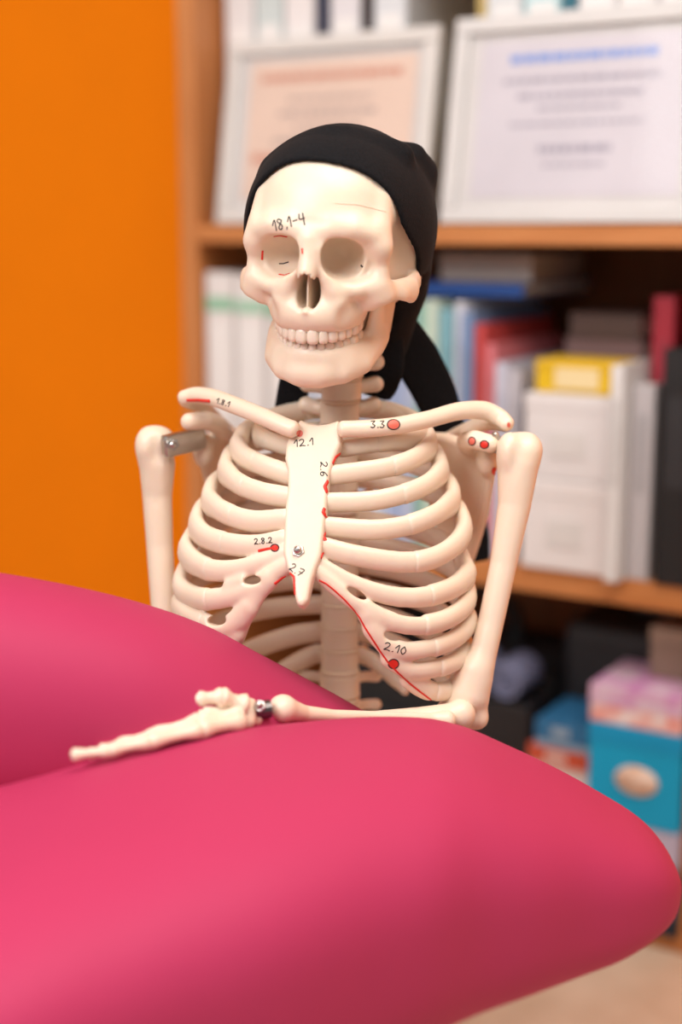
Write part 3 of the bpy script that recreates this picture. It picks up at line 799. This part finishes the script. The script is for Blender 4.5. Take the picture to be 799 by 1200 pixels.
for side, RPX in ((1, RP), (-1, LP)):
    car = []
    for i in range(1, 13):
        c, a, b = cage(i)
        end = TZ[i - 1].copy()
        if i <= 10:
            front = np.array([on_cage(x_, y_, i) for x_, y_ in RPX[i][:-1]])
            front = resample(catmull(front, 60), 48)
            last = front[-1]
        else:
            ph = R(8 if i == 11 else 38); last = np.r_[c + tl(side * a * math.cos(ph), b * math.sin(ph)), end[2] - (30 if i == 11 else 22)]
            front = last[None]
        if i <= 10: end[2] = max(end[2], last[2] + (14 if i == 1 else 22))
        q = last[:2] - c; ph0 = math.atan2((q @ tl(0, 1)) / b, side * (q @ tl(1, 0)) / a)
        ph1 = math.acos(15 / a)
        back = []
        nb_ = 26
        for k in range(1, nb_ + 1):
            t = k / nb_; ph = ph0 + (ph1 - ph0) * t
            xy = c + tl(side * a * math.cos(ph), b * math.sin(ph))
            e = np.r_[end[:2] + np.array([side * 11, 12]), 0][:2]
            w = max(0, (t - .82) / .18) ** 1.5; xy = xy * (1 - w) + e * w
            back.append(np.r_[xy, last[2] + (end[2] + 3 - last[2]) * (t ** ({1: 1.0, 2: .75}.get(i, .56) if i <= 10 else .9))])
        back = np.array(back)
        cut = int(len(front) * SEAM[i]) if i <= 10 else 0
        path = np.vstack([front[cut:], back])
        path = resample(catmull(resample(path, 22), 60), 46)
        for _ in range(1): path[1:-1] = .25 * path[:-2] + .5 * path[1:-1] + .25 * path[2:]
        n = len(path); tt = np.linspace(0, 1, n)
        R0 = RBH[i] + (.8 if side < 0 else 0); rb = R0 - .3 * np.clip((tt - .35) / .6, 0, 1); rn = 6.4 - 1.0 * tt
        kl = int(np.argmin(np.linalg.norm(path - last, axis=1))); bump_ = np.exp(-((np.arange(n) - kl) / (5.0 if i <= 7 else 4.0)) ** 2) if i <= 10 else 0 * tt
        rb = rb * (1 + (.34 if i <= 6 else .2) * bump_); rn = rn * (1 + .15 * bump_)
        if i == 1: rb = rb * .9; rn = rn * .8
        if i in (11, 12): rb = rb * np.clip(.6 + 2 * tt, 0, 1.1); rn = rn * np.clip(.55 + 2 * tt, 0, 1)
        V, F = sweep(path, rn, rb, lambda k, path=path, i=i: outw(path[k], i), 14)
        bone('rib', V, F)
        if i <= 10: car.append((i, front[:cut + 3]))
    allp = np.vstack([p for _, p in car])
    f = Field(allp.min(0) - 14, allp.max(0) + 14, 1.4)
    for i, p in car:
        p = resample(p, max(7, len(p) // 3)); n = len(p)
        R0 = (RBH[i] + (.8 if side < 0 else 0)) * .97 * (.9 if i == 1 else 1)
        rr = np.full(n, R0)
        if i in (6, 7): rr = np.interp(np.linspace(0, 1, n), [0, .45, 1], [R0 * .72, R0 * .86, R0])
        if i >= 8: rr = np.linspace(R0 * .95, R0, n)
        f.add(caps(p, rr, flat=[outw(p[k], i) for k in range(n - 1)], ratio=.66), 2.5)
    mg = [(430, 722), (443, 742), (458, 766), (479, 789), (502, 809)] if side > 0 else [(316, 680), (304, 693), (295, 708), (286, 724), (279, 742), (270, 768)]
    pm = np.array([on_cage(x_, y_, 7 + min(3, max(0, k - (side < 0)))) for k, (x_, y_) in enumerate(mg)])
    f.add(caps(pm, 7.0, flat=[outw(pm[k], 8) for k in range(len(pm) - 1)], ratio=.7), 4)
    if side < 0: f.add(caps([on_cage(*q, 7) for q in ((268, 686), (276, 683), (284, 680))], 5.0, flat=outw(on_cage(268, 683, 7), 7), ratio=.6), 4)
    HOLES = [((409, 690), (427, 701), 2.0), ((468, 717), (503, 719), 2.6), ((452, 743), (465, 748), 2.2), ((503, 747), (545, 731), 2.2), ((487, 774), (535, 765), 1.5), ((513, 796), (534, 792), 1.8)] if side > 0 else \
            [((288, 681), (304, 679), 2.4), ((248, 727), (264, 726), 3.0)]
    for h0, h1, r_ in HOLES:
        for t in np.linspace(0, 1, 9):
            q_ = on_cage(h0[0] + (h1[0] - h0[0]) * t, h0[1] + (h1[1] - h0[1]) * t, 7); d_ = nrm(q_ - CM) * .6 - outw(q_, 7) * .4
            f.cut(caps([q_ - d_ * 22, q_ + d_ * 22], r_ * (.75 + .5 * math.sin(math.pi * t))), 1.2)
    V, Q = f.mesh(2); CART[side] = bone('costal_cartilage', V, Q)

# ---- breastbone
def st_y(py): 
    ys = [on_cage(372, 515, 1)[1], on_cage(365, 555, 2)[1], on_cage(360, 590, 3)[1], on_cage(358, 640, 5)[1], on_cage(356, 668, 7)[1]]
    return float(np.interp(py, [515, 555, 590, 640, 668], ys))
pA, pB = P(372, 500, st_y(500)), P(356, 660, st_y(668))
Vd = nrm(pA - pB); Uu = nrm(np.r_[tl(1, 0), 0] - Vd * np.dot(np.r_[tl(1, 0), 0], Vd)); Nn = np.cross(Uu, Vd)
def on_plane(px, py):
    d = ray(px, py); s = np.dot(pB - CM, Nn) / np.dot(d, Nn); q = CM + d * s - pB
    return (q @ Uu, q @ Vd)
out = [(354, 494), (364, 499), (374, 500.5), (385, 499), (396, 495), (399, 503), (398, 524), (391, 540), (385, 562), (382, 600), (379, 630), (376, 655), (371, 668),
       (366, 684), (362, 706), (356, 713), (350, 710), (347, 698), (344, 678), (339, 668), (335, 650), (336, 625), (337, 600), (340, 575), (340, 555), (337, 540), (338, 524), (344, 507)]
f = Field(np.minimum(pA, pB) - [50, 30, 70], np.maximum(pA, pB) + [50, 30, 30], 1.4)
f.add(prism([on_plane(366 + (q[0] - 366) * 1.07, q[1]) for q in out], pB - Nn * .5, Uu, Vd, 6.6, 3.0), 0)
V, Q = f.mesh(2); STERN = bone('sternum', V, Q)

# ---- clavicles
def clav(pts, rad):
    p = np.array([P(*q) for q in pts]); p = catmull(p, 40)
    r = np.interp(np.linspace(0, 1, 40), np.linspace(0, 1, len(rad)), rad)
    V, F = sweep(p, r * .9, r, np.array([0, -1., .3]), 14); return bone('clavicle', V, F)
clav([(402, 503, 1081), (435, 502, 1084), (469, 498, 1092), (503, 491, 1106), (537, 482, 1124), (566, 481, 1136), (585, 489, 1136), (594, 497, 1128)], [6.6, 6.8, 6.8, 6.8, 7.2, 7.6, 7.2, 6.2])
clav([(343, 503, 1083), (332, 499, 1087), (310, 489, 1098), (275, 475, 1120), (250, 466, 1142), (230, 463, 1156), (215, 466, 1160)], [6.8, 7.0, 7.0, 7.0, 7.0, 6.8, 6.0])

# ---- shoulder blades
def scapula(blade, acro, cora, glen, h=1.6):
    B = np.array([P(*q) for q in blade]); c = B.mean(0)
    u, s, vt = np.linalg.svd(B - c); U, Vv = vt[0], vt[1]
    poly = [((q - c) @ U, (q - c) @ Vv) for q in B]
    A = [np.array([P(*q) for q in a]) for a in acro]; Cc = np.array([P(*q) for q in cora]); G = P(*glen)
    allp = np.vstack([B, *A, Cc, G[None]])
    f = Field(allp.min(0) - 16, allp.max(0) + 16, h)
    f.add(prism(poly, c, U, Vv, 2.6, 1.5), 0)
    ring = np.vstack([B, B[:1]])
    f.add(caps(ring, 4.0), 3)
    for a in A: f.add(caps(a, np.linspace(4.5, 6.5, len(a))), 4)
    f.add(caps(Cc, np.linspace(8.0, 7.4, len(Cc))), 4)
    f.add(ell(G, (9, 10, 15)), 5)
    V, Q = f.mesh(2); return bone('scapula', V, Q)
scapula([(492, 512, 1196), (520, 512, 1186), (548, 520, 1168), (570, 532, 1152), (576, 548, 1150), (568, 600, 1166), (556, 640, 1182), (546, 668, 1192), (530, 660, 1204), (508, 590, 1214)],
        [[(500, 530, 1214), (530, 510, 1206), (560, 496, 1184), (588, 494, 1150)], [(545, 508, 1190), (572, 494, 1168), (592, 497, 1140)]],
        [(548, 522, 1160), (546, 517, 1142), (556, 515, 1128), (574, 520, 1120)], (570, 537, 1148))
scapula([(282, 506, 1216), (262, 508, 1206), (244, 514, 1194), (236, 524, 1186), (238, 540, 1190), (247, 575, 1206), (256, 610, 1218), (264, 640, 1226), (276, 630, 1232), (284, 570, 1234)],
        [[(284, 520, 1240), (262, 498, 1230), (240, 478, 1206), (220, 468, 1174)], [(256, 492, 1214), (238, 474, 1190), (218, 468, 1168)]],
        [(262, 508, 1196), (256, 498, 1182), (242, 492, 1168), (222, 494, 1158)], (238, 528, 1184))

# ---- upper arms
def long_bone(name, prims, cuts=(), h=1.5, k=4, pad=6, sm=2):
    lo = np.min([p[1] for p, _ in prims], axis=0) - pad; hi = np.max([p[2] for p, _ in prims], axis=0) + pad
    f = Field(lo, hi, h)
    for p, kk in prims: f.add(p, kk)
    for p, kk in cuts: f.cut(p, kk)
    V, Q = f.mesh(sm); return bone(name, V, Q)
def PP(*q): return [P(*a) for a in q]
HR = long_bone('humerus', [
    (caps(PP((607, 545, 1114), (603, 590, 1110), (590, 660, 1102), (575, 730, 1092), (560, 790, 1082), (552, 815, 1078)), [16.5, 13.2, 10.8, 10.3, 11.5, 13]), 0),
    (ell(P(597, 529, 1110), (10, 13, 15)), 6), (ell(P(618, 527, 1116), (12, 15, 13.5)), 6), (ell(P(605, 522, 1120), (14, 14, 10)), 6),
    (caps(PP((553, 786, 1081), (530, 828, 1078), (522, 836, 1077)), [10, 10.5, 9]), 12), (caps(PP((560, 800, 1080), (560, 840, 1078)), [9, 7]), 6),
    (caps(PP((522, 838, 1076), (540, 842, 1076), (558, 842, 1078)), [8, 9, 9]), 5)],
    [(caps(PP((607, 508, 1096), (604, 545, 1095), (599, 590, 1088)), [3.5, 3, 1.5]), 5)])
HL = long_bone('humerus', [
    (caps(PP((184, 545, 1166), (184, 580, 1166), (187, 640, 1160), (191, 700, 1150), (197, 760, 1140), (202, 810, 1132)), [14.8, 12.2, 11, 10.6, 11.5, 13]), 0),
    (ell(P(174, 524, 1164), (11, 14, 16)), 6), (ell(P(190, 521, 1170), (11, 14, 13)), 6), (ell(P(182, 515, 1168), (13, 14, 11)), 6),
    (caps(PP((196, 800, 1132), (218, 842, 1128)), [9, 8]), 8), (caps(PP((196, 800, 1132), (190, 842, 1128)), [9, 8]), 8)],
    [(caps(PP((183, 502, 1150), (182, 545, 1148), (182, 590, 1150)), [3.2, 3, 1.5]), 5)])
# ---- forearms
long_bone('ulna', [
    (caps(PP((539, 838, 1064), (520, 840, 1058), (490, 840, 1050), (440, 840, 1032), (400, 840, 1018), (352, 838, 1000), (338, 838, 994)), [10.5, 10, 7.5, 4.6, 4, 4, 6]), 0),
    (ell(P(540, 837, 1062), (11, 11, 11.5)), 4)], h=1.2)
long_bone('radius', [
    (caps(PP((522, 844, 1048), (506, 843, 1044), (470, 841, 1034), (430, 840, 1020), (390, 839, 1004), (356, 836, 990), (334, 831, 978)), [8, 5, 4.5, 4.6, 4.8, 6, 9]), 0),
    (ell(P(330, 830, 977), (9.5, 11, 9.5)), 4)], h=1.2)
long_bone('ulna', [(caps(PP((216, 846, 1122), (214, 862, 1080), (222, 874, 1040), (236, 884, 1000)), [10, 6, 5, 6]), 0)], h=2)
long_bone('radius', [(caps(PP((196, 848, 1122), (190, 866, 1080), (196, 878, 1040), (208, 890, 1000)), [8, 5, 5, 8]), 0)], h=2)

# ---- hand on the couch
def bone_seg(name, p0, p1, r0, r1, rm):
    p0, p1 = np.array(p0), np.array(p1); L = np.linalg.norm(p1 - p0)
    prof = [(-.55 * r0, .25 * r0), (-.35 * r0, .75 * r0), (0, r0), (.14 * L, r0 * .88), (.32 * L, rm), (.62 * L, rm * .96), (.84 * L, r1 * .9), (L, r1), (L + .35 * r1, r1 * .75), (L + .55 * r1, .25 * r1)]
    V, F = lathe(prof, p0, p1 - p0, 12); bone(name, V, F)
f = Field(P(300, 840, 968) - 26, P(288, 836, 955) + 26, 1.3)
for q in [(300, 832, 966), (298, 842, 960), (292, 828, 962), (290, 836, 954), (289, 845, 950), (282, 831, 956), (281, 841, 950)]:
    f.add(ell(P(*q), (6.2, 6.4, 6.2)), 2)
V, Q = f.mesh(1); bone('wrist_bones', V, Q)
FING = [  # metacarpal base, knuckle, joints, tip
 [(284, 826, 950), (258, 817, 944), (232, 820, 940), (211, 818, 936)],
 [(280, 833, 948), (236, 839, 936), (198, 853, 928), (176, 860, 924), (160, 866, 920)],
 [(280, 838, 944), (232, 845, 928), (180, 861, 914), (142, 872, 904), (118, 879, 900)],
 [(280, 843, 940), (230, 851, 920), (178, 867, 902), (132, 878, 890), (104, 884, 884)],
 [(280, 846, 936), (232, 856, 910), (172, 870, 888), (126, 880, 876), (84, 885, 870)]]
for k, F_ in enumerate(FING):
    q = PP(*F_)
    for j in range(len(q) - 1):
        r = [7.4, 6.2, 5.4, 4.8][j] * (1.15 if k == 0 else 1.0)
        bone_seg('metacarpal' if j == 0 else 'phalanx', q[j], q[j] + (q[j + 1] - q[j]) * .93, r, r * .92, r * .66)

# ---- metal joints
def bolt(p, axis, r, ln, par, nut=True):
    a = nrm(axis); p = np.array(p)
    V1, F1 = lathe([(-.2 * ln, r * .9), (ln * .2, r), (ln * .55, r * .9), (ln * .8, r * .6), (ln * .9, r * .15)], p, a, 16)
    V2, F2 = lathe([(-.35 * ln, r * 1.5), (0, r * 1.5), (.1 * ln, r * 1.35)], p, a, 6)
    V, F = merge([(V1, F1), (V2, F2)])
    o = mesh_obj('bolt', V / 1000, F, M_STEEL, par, smooth=False, world=True); o['label'] = 'shiny steel bolt'; return o
def bracket(p0, p1, up, w, th):
    p0, p1 = np.array(p0), np.array(p1); t = nrm(p1 - p0)
    V, F = sweep(np.linspace(p0, p1, 6), th, w, np.cross(t, np.array(up, float)), 12, True, 6.0)
    o = bone('shoulder_bracket', V, F, M_STEEL, surf=False, smooth=False); o['label'] = 'steel joint bracket'; return o
b1 = bracket(P(194, 523, 1150), P(236, 513, 1174), (0, 0, 1), 9.5, 4)
bolt(P(203, 521, 1146.5), (-.1, -1, .1), 3.4, 6, b1)
b2 = bracket(P(590, 522, 1122), P(568, 520, 1144), (0, 0, 1), 7, 3.5)
bolt(P(580, 512, 1120), (0, -.6, .8), 3, 6, b2)
sb = pB + Uu * on_plane(351, 649)[0] + Vd * on_plane(351, 649)[1]
nv = Nn if Nn[1] < 0 else -Nn
bolt(sb + nv * 6.6, nv, 3.4, 6, STERN)
wv, wf = lathe([(-7, 5), (-7, 6.5), (5, 6.5), (5, 5)], P(305, 832, 962), (-1, -.4, 0), 14)
o = bone('wrist_joint', wv, wf, M_DKSTEEL, surf=False, smooth=False); o['label'] = 'dark steel wrist spring'
bolt(P(304, 827, 954), (-.2, -.8, .6), 3, 5, o)
bolt(P(508, 634, 1168), (0, -1, 0), 3, 5, SK)

# ---- pen marks: strokes laid on the bone surfaces
bigV = []; bigF = []; own = []; off = 0
for k, (o, V, F) in enumerate(SURF):
    bigV.append(V); 
    for q in F: bigF.append(tuple(int(i) + off for i in q)); own.append(k)
    off += len(V)
BV = BVHTree.FromPolygons([Vector(v) for v in np.vstack(bigV)], bigF)
def hit(px, py):
    d = Vector(ray(px, py)).normalized(); loc, nor, idx, dist = BV.ray_cast(Vector(CM), d)
    if loc is None: return None
    if nor.dot(d) > 0: nor = -nor
    return np.array(loc), np.array(nor), own[idx]
def stroke(pts, r, m, name='pen_mark', parts=None):
    """polyline in picture -> tubes on the surface, returned as (verts, faces, owner)"""
    P2 = []
    for a, b in zip(pts[:-1], pts[1:]):
        n = max(2, int(math.hypot(b[0] - a[0], b[1] - a[1]) / 1.2))
        for k in range(n): P2.append((a[0] + (b[0] - a[0]) * k / n, a[1] + (b[1] - a[1]) * k / n))
    P2.append(pts[-1])
    H = [hit(*q) for q in P2]; res = []
    run = []
    for h_ in H + [None]:
        if h_ is not None and (not run or np.linalg.norm(h_[0] - run[-1][0]) < 6): run.append(h_); continue
        if len(run) >= 2:
            path = np.array([q[0] + q[1] * .15 for q in run]); ns = [q[1] for q in run]
            V, F = sweep(path, r * .45, r, lambda k, ns=ns: ns[k], 6); res.append((V, F, run[0][2]))
        run = [h_] if h_ is not None else []
    return res
def emit(res, m, name, label=None):
    by = {}
    for V, F, w in res: by.setdefault(w, []).append((V, F))
    for w, l in by.items():
        V, F = merge(l); par = SURF[w][0]
        o = mesh_obj(name, V / 1000, F, m, par, world=True)
        if label: o['label'] = label
def spot(px, py, rx, ry, m, outline=False):
    c = hit(px, py)
    if c is None: return
    V = [c[0] + c[1] * .35]; n = 16
    for rr in (.55, 1.0):
        for k in range(n):
            a = 2 * math.pi * k / n; h_ = hit(px + rx * rr * math.cos(a), py + ry * rr * math.sin(a))
            if h_ is None or np.linalg.norm(h_[0] - c[0]) > 14: h_ = c
            V.append(h_[0] + h_[1] * (.35 if rr < 1 else .2))
    F = [(0, 1 + k, 1 + (k + 1) % n) for k in range(n)] + [(1 + k, 1 + n + k, 1 + n + (k + 1) % n, 1 + (k + 1) % n) for k in range(n)]
    o = mesh_obj('red_spot', np.array(V) / 1000, F, m, SURF[c[2]][0], world=True); o['label'] = 'red painted spot'
    if outline:
        emit(stroke([(px + rx * 1.05 * math.cos(a), py + ry * 1.05 * math.sin(a)) for a in np.linspace(0, 6.28, 18)], .5, M_INK), M_INK, 'ink_outline')
GL = {'1': [[(0, .55), (.32, 1), (.28, 0)]], '2': [[(.05, .8), (.25, 1), (.5, .85), (.4, .5), (.05, .05), (.3, .1), (.6, 0)]],
      '3': [[(.05, .95), (.5, 1), (.25, .58), (.52, .3), (.3, 0), (.02, .1)]], '4': [[(.12, 1), (.05, .5), (.6, .52)], [(.5, 1.0), (.4, -.15)]],
      '6': [[(.5, 1), (.12, .6), (.08, .15), (.3, 0), (.5, .25), (.3, .48), (.1, .3)]], '7': [[(.02, .95), (.55, 1), (.25, 0)], [(.1, .5), (.55, .55)]],
      '8': [[(.5, .85), (.25, 1), (.08, .8), (.45, .35), (.3, 0), (.08, .2), (.45, .7), (.5, .85)]], '0': [[(.3, 1), (.05, .5), (.25, 0), (.5, .45), (.3, 1)]],
      '.': [[(.1, .0), (.2, .08)]], ',': [[(.2, .1), (.12, -.12)]], '-': [[(.05, .48), (.5, .52)]]}
ADV = {'1': .5, '.': .35, ',': .35}
def write(txt, x0, y0, x1, y1, hgt, r=.42):
    tot = sum(ADV.get(c, .72) for c in txt); L = math.hypot(x1 - x0, y1 - y0)
    ux, uy = (x1 - x0) / L, (y1 - y0) / L; sc = L / tot; vx, vy = uy, -ux
    adv = 0; res = []
    for c in txt:
        for st in GL[c]:
            pts = np.array([(x0 + ux * (adv + a) * sc + vx * b * hgt, y0 + uy * (adv + a) * sc + vy * b * hgt) for a, b in st])
            if len(pts) > 2: pts = catmull(pts, len(pts) * 4)
            res += stroke([tuple(q) for q in pts], r, M_INK)
        adv += ADV.get(c, .72)
    emit(res, M_INK, 'ink_number', 'handwritten number in black ink')
write('18,1-4', 321, 271, 360, 261, 12.5, .5)
write('12.1', 345, 524, 369, 521, 8)
write('2.6', 375.5, 541, 375.5, 560, 8)
write('2.7', 338, 667, 353, 677, 9)
write('3.3', 434, 501, 452, 501, 7.5)
write('1.8.1', 253, 472, 269, 477, 6)
write('2.8.2', 298, 638, 320, 636, 6.5)
write('2.10', 449, 761, 477, 768, 9)
emit(stroke([(392, 238), (420, 240), (452, 248)], .28, M_DISC), M_DISC, 'skull_cap_seam')
RED = lambda pts, r=.8: emit(stroke(pts, r, M_RED), M_RED, 'red_line', 'red painted line')
for l in ([(390, 543), (393, 536), (398, 532)], [(384, 564), (380.5, 570), (383, 577)], [(380, 596), (378.5, 600), (382, 606)], [(381, 625), (379.5, 629), (381, 633)], [(378, 648), (376, 654)]): RED(l, 1.5)
RED([(374, 680), (382, 684), (392, 692), (404, 703), (414, 714), (421, 723), (428, 736), (437, 750), (446, 764), (456, 778), (466, 788), (480, 801), (494, 812), (506, 821)], .8)
RED([(322, 684), (331, 677), (339, 673)], 1.3); RED([(340, 672), (344.5, 676), (345.5, 697)], 1.1)
RED([(303, 645.5), (312, 643.5), (322, 642)], 1.2); spot(322, 642, 4.5, 4, M_RED, True)
RED([(219, 469), (232, 469), (246, 470)], 1.5)
spot(351, 508, 4, 4, M_REDP); spot(461, 497.5, 7, 5.5, M_REDP, True); spot(461, 778, 5.8, 5.2, M_RED, True)
spot(553, 517, 4, 4.5, M_REDP, True); spot(567.5, 521, 4.8, 4.4, M_RED, True); spot(579, 552, 3, 4.5, M_RED); spot(596, 498, 2, 3, M_REDP)
RED([(321, 277), (328, 276), (336, 277.5)], .8); RED([(354, 291), (354.5, 297)], .7); RED([(307.5, 294), (307, 304)], .9); RED([(327, 321.5), (333, 322.5), (339, 320.5)], .7)
emit(stroke([(327, 309), (332, 309), (338, 307)], .5, M_INK), M_INK, 'ink_line'); emit(stroke([(423, 311), (425, 313)], .7, M_INK), M_INK, 'ink_line')

# ================================================================== BLACK HOOD
HD = empty('black_hood', tuple(HO / 1000), 0, 'black jersey hood with hanging ends, worn on the skull', 'hood')
f = Field((-93, -114, -129), (93, 108, 99), 1.5)
f.F = np.minimum(CRAN - 4.0, 60).astype(np.float32)
f.cut(boxp((0, 0, -110), (95, 115, 82), 1), 0)       # the brain case's own underside is left to the neck part
f.add(ell((5, -38, -40), (58, 52, 56)), 16)
f.add(ell((8, -48, -84), (40, 36, 50)), 16)
f.add(caps([(50, -34, 56), (52, -40, 44)], [8, 14]), 16)                    # seam corner at the back of the crown
f.add(caps([(-50, 8, 48), (0, 18, 76), (48, 0, 62)], [5, 5, 6]), 14)
low1 = ell((5, -38, -40), (53, 47, 51)); low2 = ell((8, -48, -84), (35, 31, 60))
f.F = np.maximum(f.F, -(CRAN - .8)); f.cut(low1, 6); f.cut(low2, 6)
def edge(X, Y, Z):
    e = 46 - .72 * np.clip(18 - Z, 0, 200) + .38 * np.clip(Z - 18, 0, 60) + 0 * X
    e = np.where(Z < -28, 12.9 - .55 * (-28 - Z), e)
    wob = 1.4 * np.sin(X * .09 + 1) + 1.2 * np.sin(Z * .13)
    return (e + wob - Y) * .8
f.cut((edge, (-95, -115, -130), (95, 110, 100)), 2.0)
V, Q = f.mesh(2)
mesh_obj('hood_cloth', head(V) / 1000, Q, M_CLOTH, HD, world=True)
def ribbon(pts, wid, th, nm):
    p = catmull(np.array([P(*q) for q in pts]), 30); w = np.interp(np.linspace(0, 1, 30), np.linspace(0, 1, len(wid)), wid)
    p[:, 1] += 2.5 * np.sin(np.linspace(0, 9, 30))
    V, F = sweep(p, th, w, np.array([0.15, -1., 0.1]), 16, True, 3.2)
    mesh_obj(nm, V / 1000, F, M_CLOTH, HD, world=True)
ribbon([(462, 372, 1190), (488, 420, 1208), (510, 462, 1222), (527, 510, 1232), (544, 570, 1238), (556, 630, 1240), (560, 656, 1240)], [14, 20, 19, 15, 14, 14, 11], 3, 'hood_tail')
ribbon([(372, 398, 1176), (352, 430, 1190), (341, 470, 1200), (336, 520, 1212), (336, 570, 1218)], [14, 14, 13, 13, 11], 3, 'hood_tail')
ribbon([(440, 380, 1172), (446, 420, 1178), (444, 448, 1184), (440, 462, 1188)], [22, 20, 18, 14], 4, 'neck_flap')

# ================================================================== SKELETON STAND (behind the couch)
base = np.array([TZ[-1][0], 1228, 0])
ST = empty('skeleton_stand', tuple(base / 1000), 0, 'steel stand with a pole carrying the skeleton from behind', 'stand')
V, F = lathe([(30, 9), (420, 9), (421, 7), (560, 7), (561, 2)], (0, 0, 0), (0, 0, 1), 14); mesh_obj('pole', V / 1000, F, M_STEEL, ST)
for k in range(5):
    a = 2 * math.pi * k / 5 + .3; d = np.array([math.cos(a), math.sin(a), 0])
    V, F = sweep(np.array([[0, 0, 48], d * 90 + [0, 0, 44], d * 190 + [0, 0, 34]]), 7, 10, np.array([0, 0, 1.]), 8); mesh_obj('base_leg', V / 1000, F, M_DKSTEEL, ST)
    V, F = lathe([(-8, 12), (-8, 16), (8, 16), (8, 12)], d * 190 + np.array([0, 0, 16.2]), np.cross(d, [0, 0, 1]), 14); mesh_obj('caster', V / 1000, F, M_DKSTEEL, ST)

# ================================================================== PINK TREATMENT COUCH
CO = empty('treatment_couch', (-0.25, 0.80, 0), 0, 'pink vinyl treatment couch with two thick rounded cushions in the foreground', 'couch')
def cushion(st, name, power=2.4, ns=72, nx=70):
    """st: picture column, top edge, bottom edge, half depth (mm), distance of the middle line"""
    st = np.array(st, float)
    xs = st[:, 0]; t = np.linspace(0, 1, nx) ; t = 1 - (1 - t) ** 1.9
    X = xs[0] + (xs[-1] - xs[0]) * t
    rows = []
    def sm(k):
        # monotone cubic through the stations
        y = st[:, k]; h = np.diff(xs); d = np.diff(y) / h; m = np.zeros(len(xs)); m[1:-1] = np.where(d[:-1] * d[1:] > 0, 2 * d[:-1] * d[1:] / (d[:-1] + d[1:] + 1e-12), 0); m[0] = d[0]; m[-1] = d[-1]
        i = np.clip(np.searchsorted(xs, X) - 1, 0, len(xs) - 2); u = (X - xs[i]) / h[i]
        return y[i] * (2 * u ** 3 - 3 * u ** 2 + 1) + h[i] * m[i] * (u ** 3 - 2 * u ** 2 + u) + y[i + 1] * (-2 * u ** 3 + 3 * u ** 2) + h[i] * m[i + 1] * (u ** 3 - u ** 2)
    top, bot, by, cy = sm(1), sm(2), sm(3), sm(4)
    V = []
    for x_, a, b, hy, y_ in zip(X, top, bot, by, cy):
        A, B = P(x_, a, y_), P(x_, b, y_); mid = (A + B) / 2; hz = np.linalg.norm(A - B) / 2
        hy = min(hy, hz * 1.6); th = 2 * math.pi * np.arange(ns) / ns; e = 2 / power
        cy_ = hy * np.sign(np.cos(th)) * np.abs(np.cos(th)) ** e; cz_ = np.sign(np.sin(th)) * np.abs(np.sin(th)) ** e
        for _ in range(25):                          # fit middle and half height so that the outline seen spans a..b
            Y = mid[1] + cy_; Z = mid[2] + hz * cz_ - CM[2]
            dp = cp * Y - sp * Z; py = 600 - FPX * (sp * Y + cp * Z) / dp
            ia, ib = py.argmin(), py.argmax(); ea, eb = py[ia] - a, py[ib] - b; sc = y_ / FPX
            mid[2] += (ea + eb) / 2 * sc; hz = max(hz + (ea - eb) / 2 * sc * .9, .6)
        for k in range(ns): V.append(mid + np.array([0, cy_[k], hz * cz_[k]]))
    F = []
    for i in range(nx - 1):
        for k in range(ns): F.append((i * ns + k, i * ns + (k + 1) % ns, (i + 1) * ns + (k + 1) % ns, (i + 1) * ns + k))
    F.append(tuple(range(ns))[::-1]); F.append(tuple((nx - 1) * ns + k for k in range(ns)))
    return mesh_obj(name, np.array(V) / 1000, [f[::-1] for f in F], M_PINK, CO, world=True)
cushion([(-420, 985, 1560, 190, 700), (-150, 940, 1480, 185, 740), (0, 908, 1425, 180, 770), (100, 884, 1388, 175, 790), (200, 866, 1350, 168, 815), (253, 857, 1326, 163, 828), (340, 847, 1290, 155, 850), (450, 840, 1238, 140, 885), (500, 841, 1212, 132, 900), (542, 848.5, 1191, 122, 915), (605, 873, 1167, 108, 930),
         (665, 901, 1144, 90, 945), (710, 926, 1127, 76, 953), (758, 958, 1098, 54, 960), (781, 986, 1076, 36, 964), (792, 1012, 1053, 18, 967), (796, 1030, 1036, 4, 968)], 'near_cushion', 2.9)
cushion([(-420, 640, 1000, 90, 940), (-150, 652, 985, 88, 955), (0, 672, 972, 85, 968), (100, 691, 965, 82, 978), (180, 712, 960, 78, 988), (240, 734, 955, 74, 1000), (300, 765, 950, 68, 1014), (350, 791, 945, 60, 1030), (425, 832, 935, 46, 1058),
         (455, 852, 918, 32, 1068), (470, 868, 900, 18, 1073), (477, 880, 888, 5, 1075)], 'far_cushion')
M_GREY = mat('grey_lacquer', (0.5, 0.5, 0.5), .4, var=.05, scale=20)
def cb(name, x0, x1, y0, y1, z0, z1, m, bev=.01):
    o = origin(CO); return box(name, x0 - o[0], x1 - o[0], y0 - o[1], y1 - o[1], z0 - o[2], z1 - o[2], m, CO, bev, 2)
cb('support_frame', -.52, -.02, .66, .98, .27, .33, M_GREY)
cb('column', -.36, -.20, .74, .90, .07, .29, M_GREY)
cb('foot', -.52, -.04, .64, 1.0, 0, .075, M_DKSTEEL, .02)
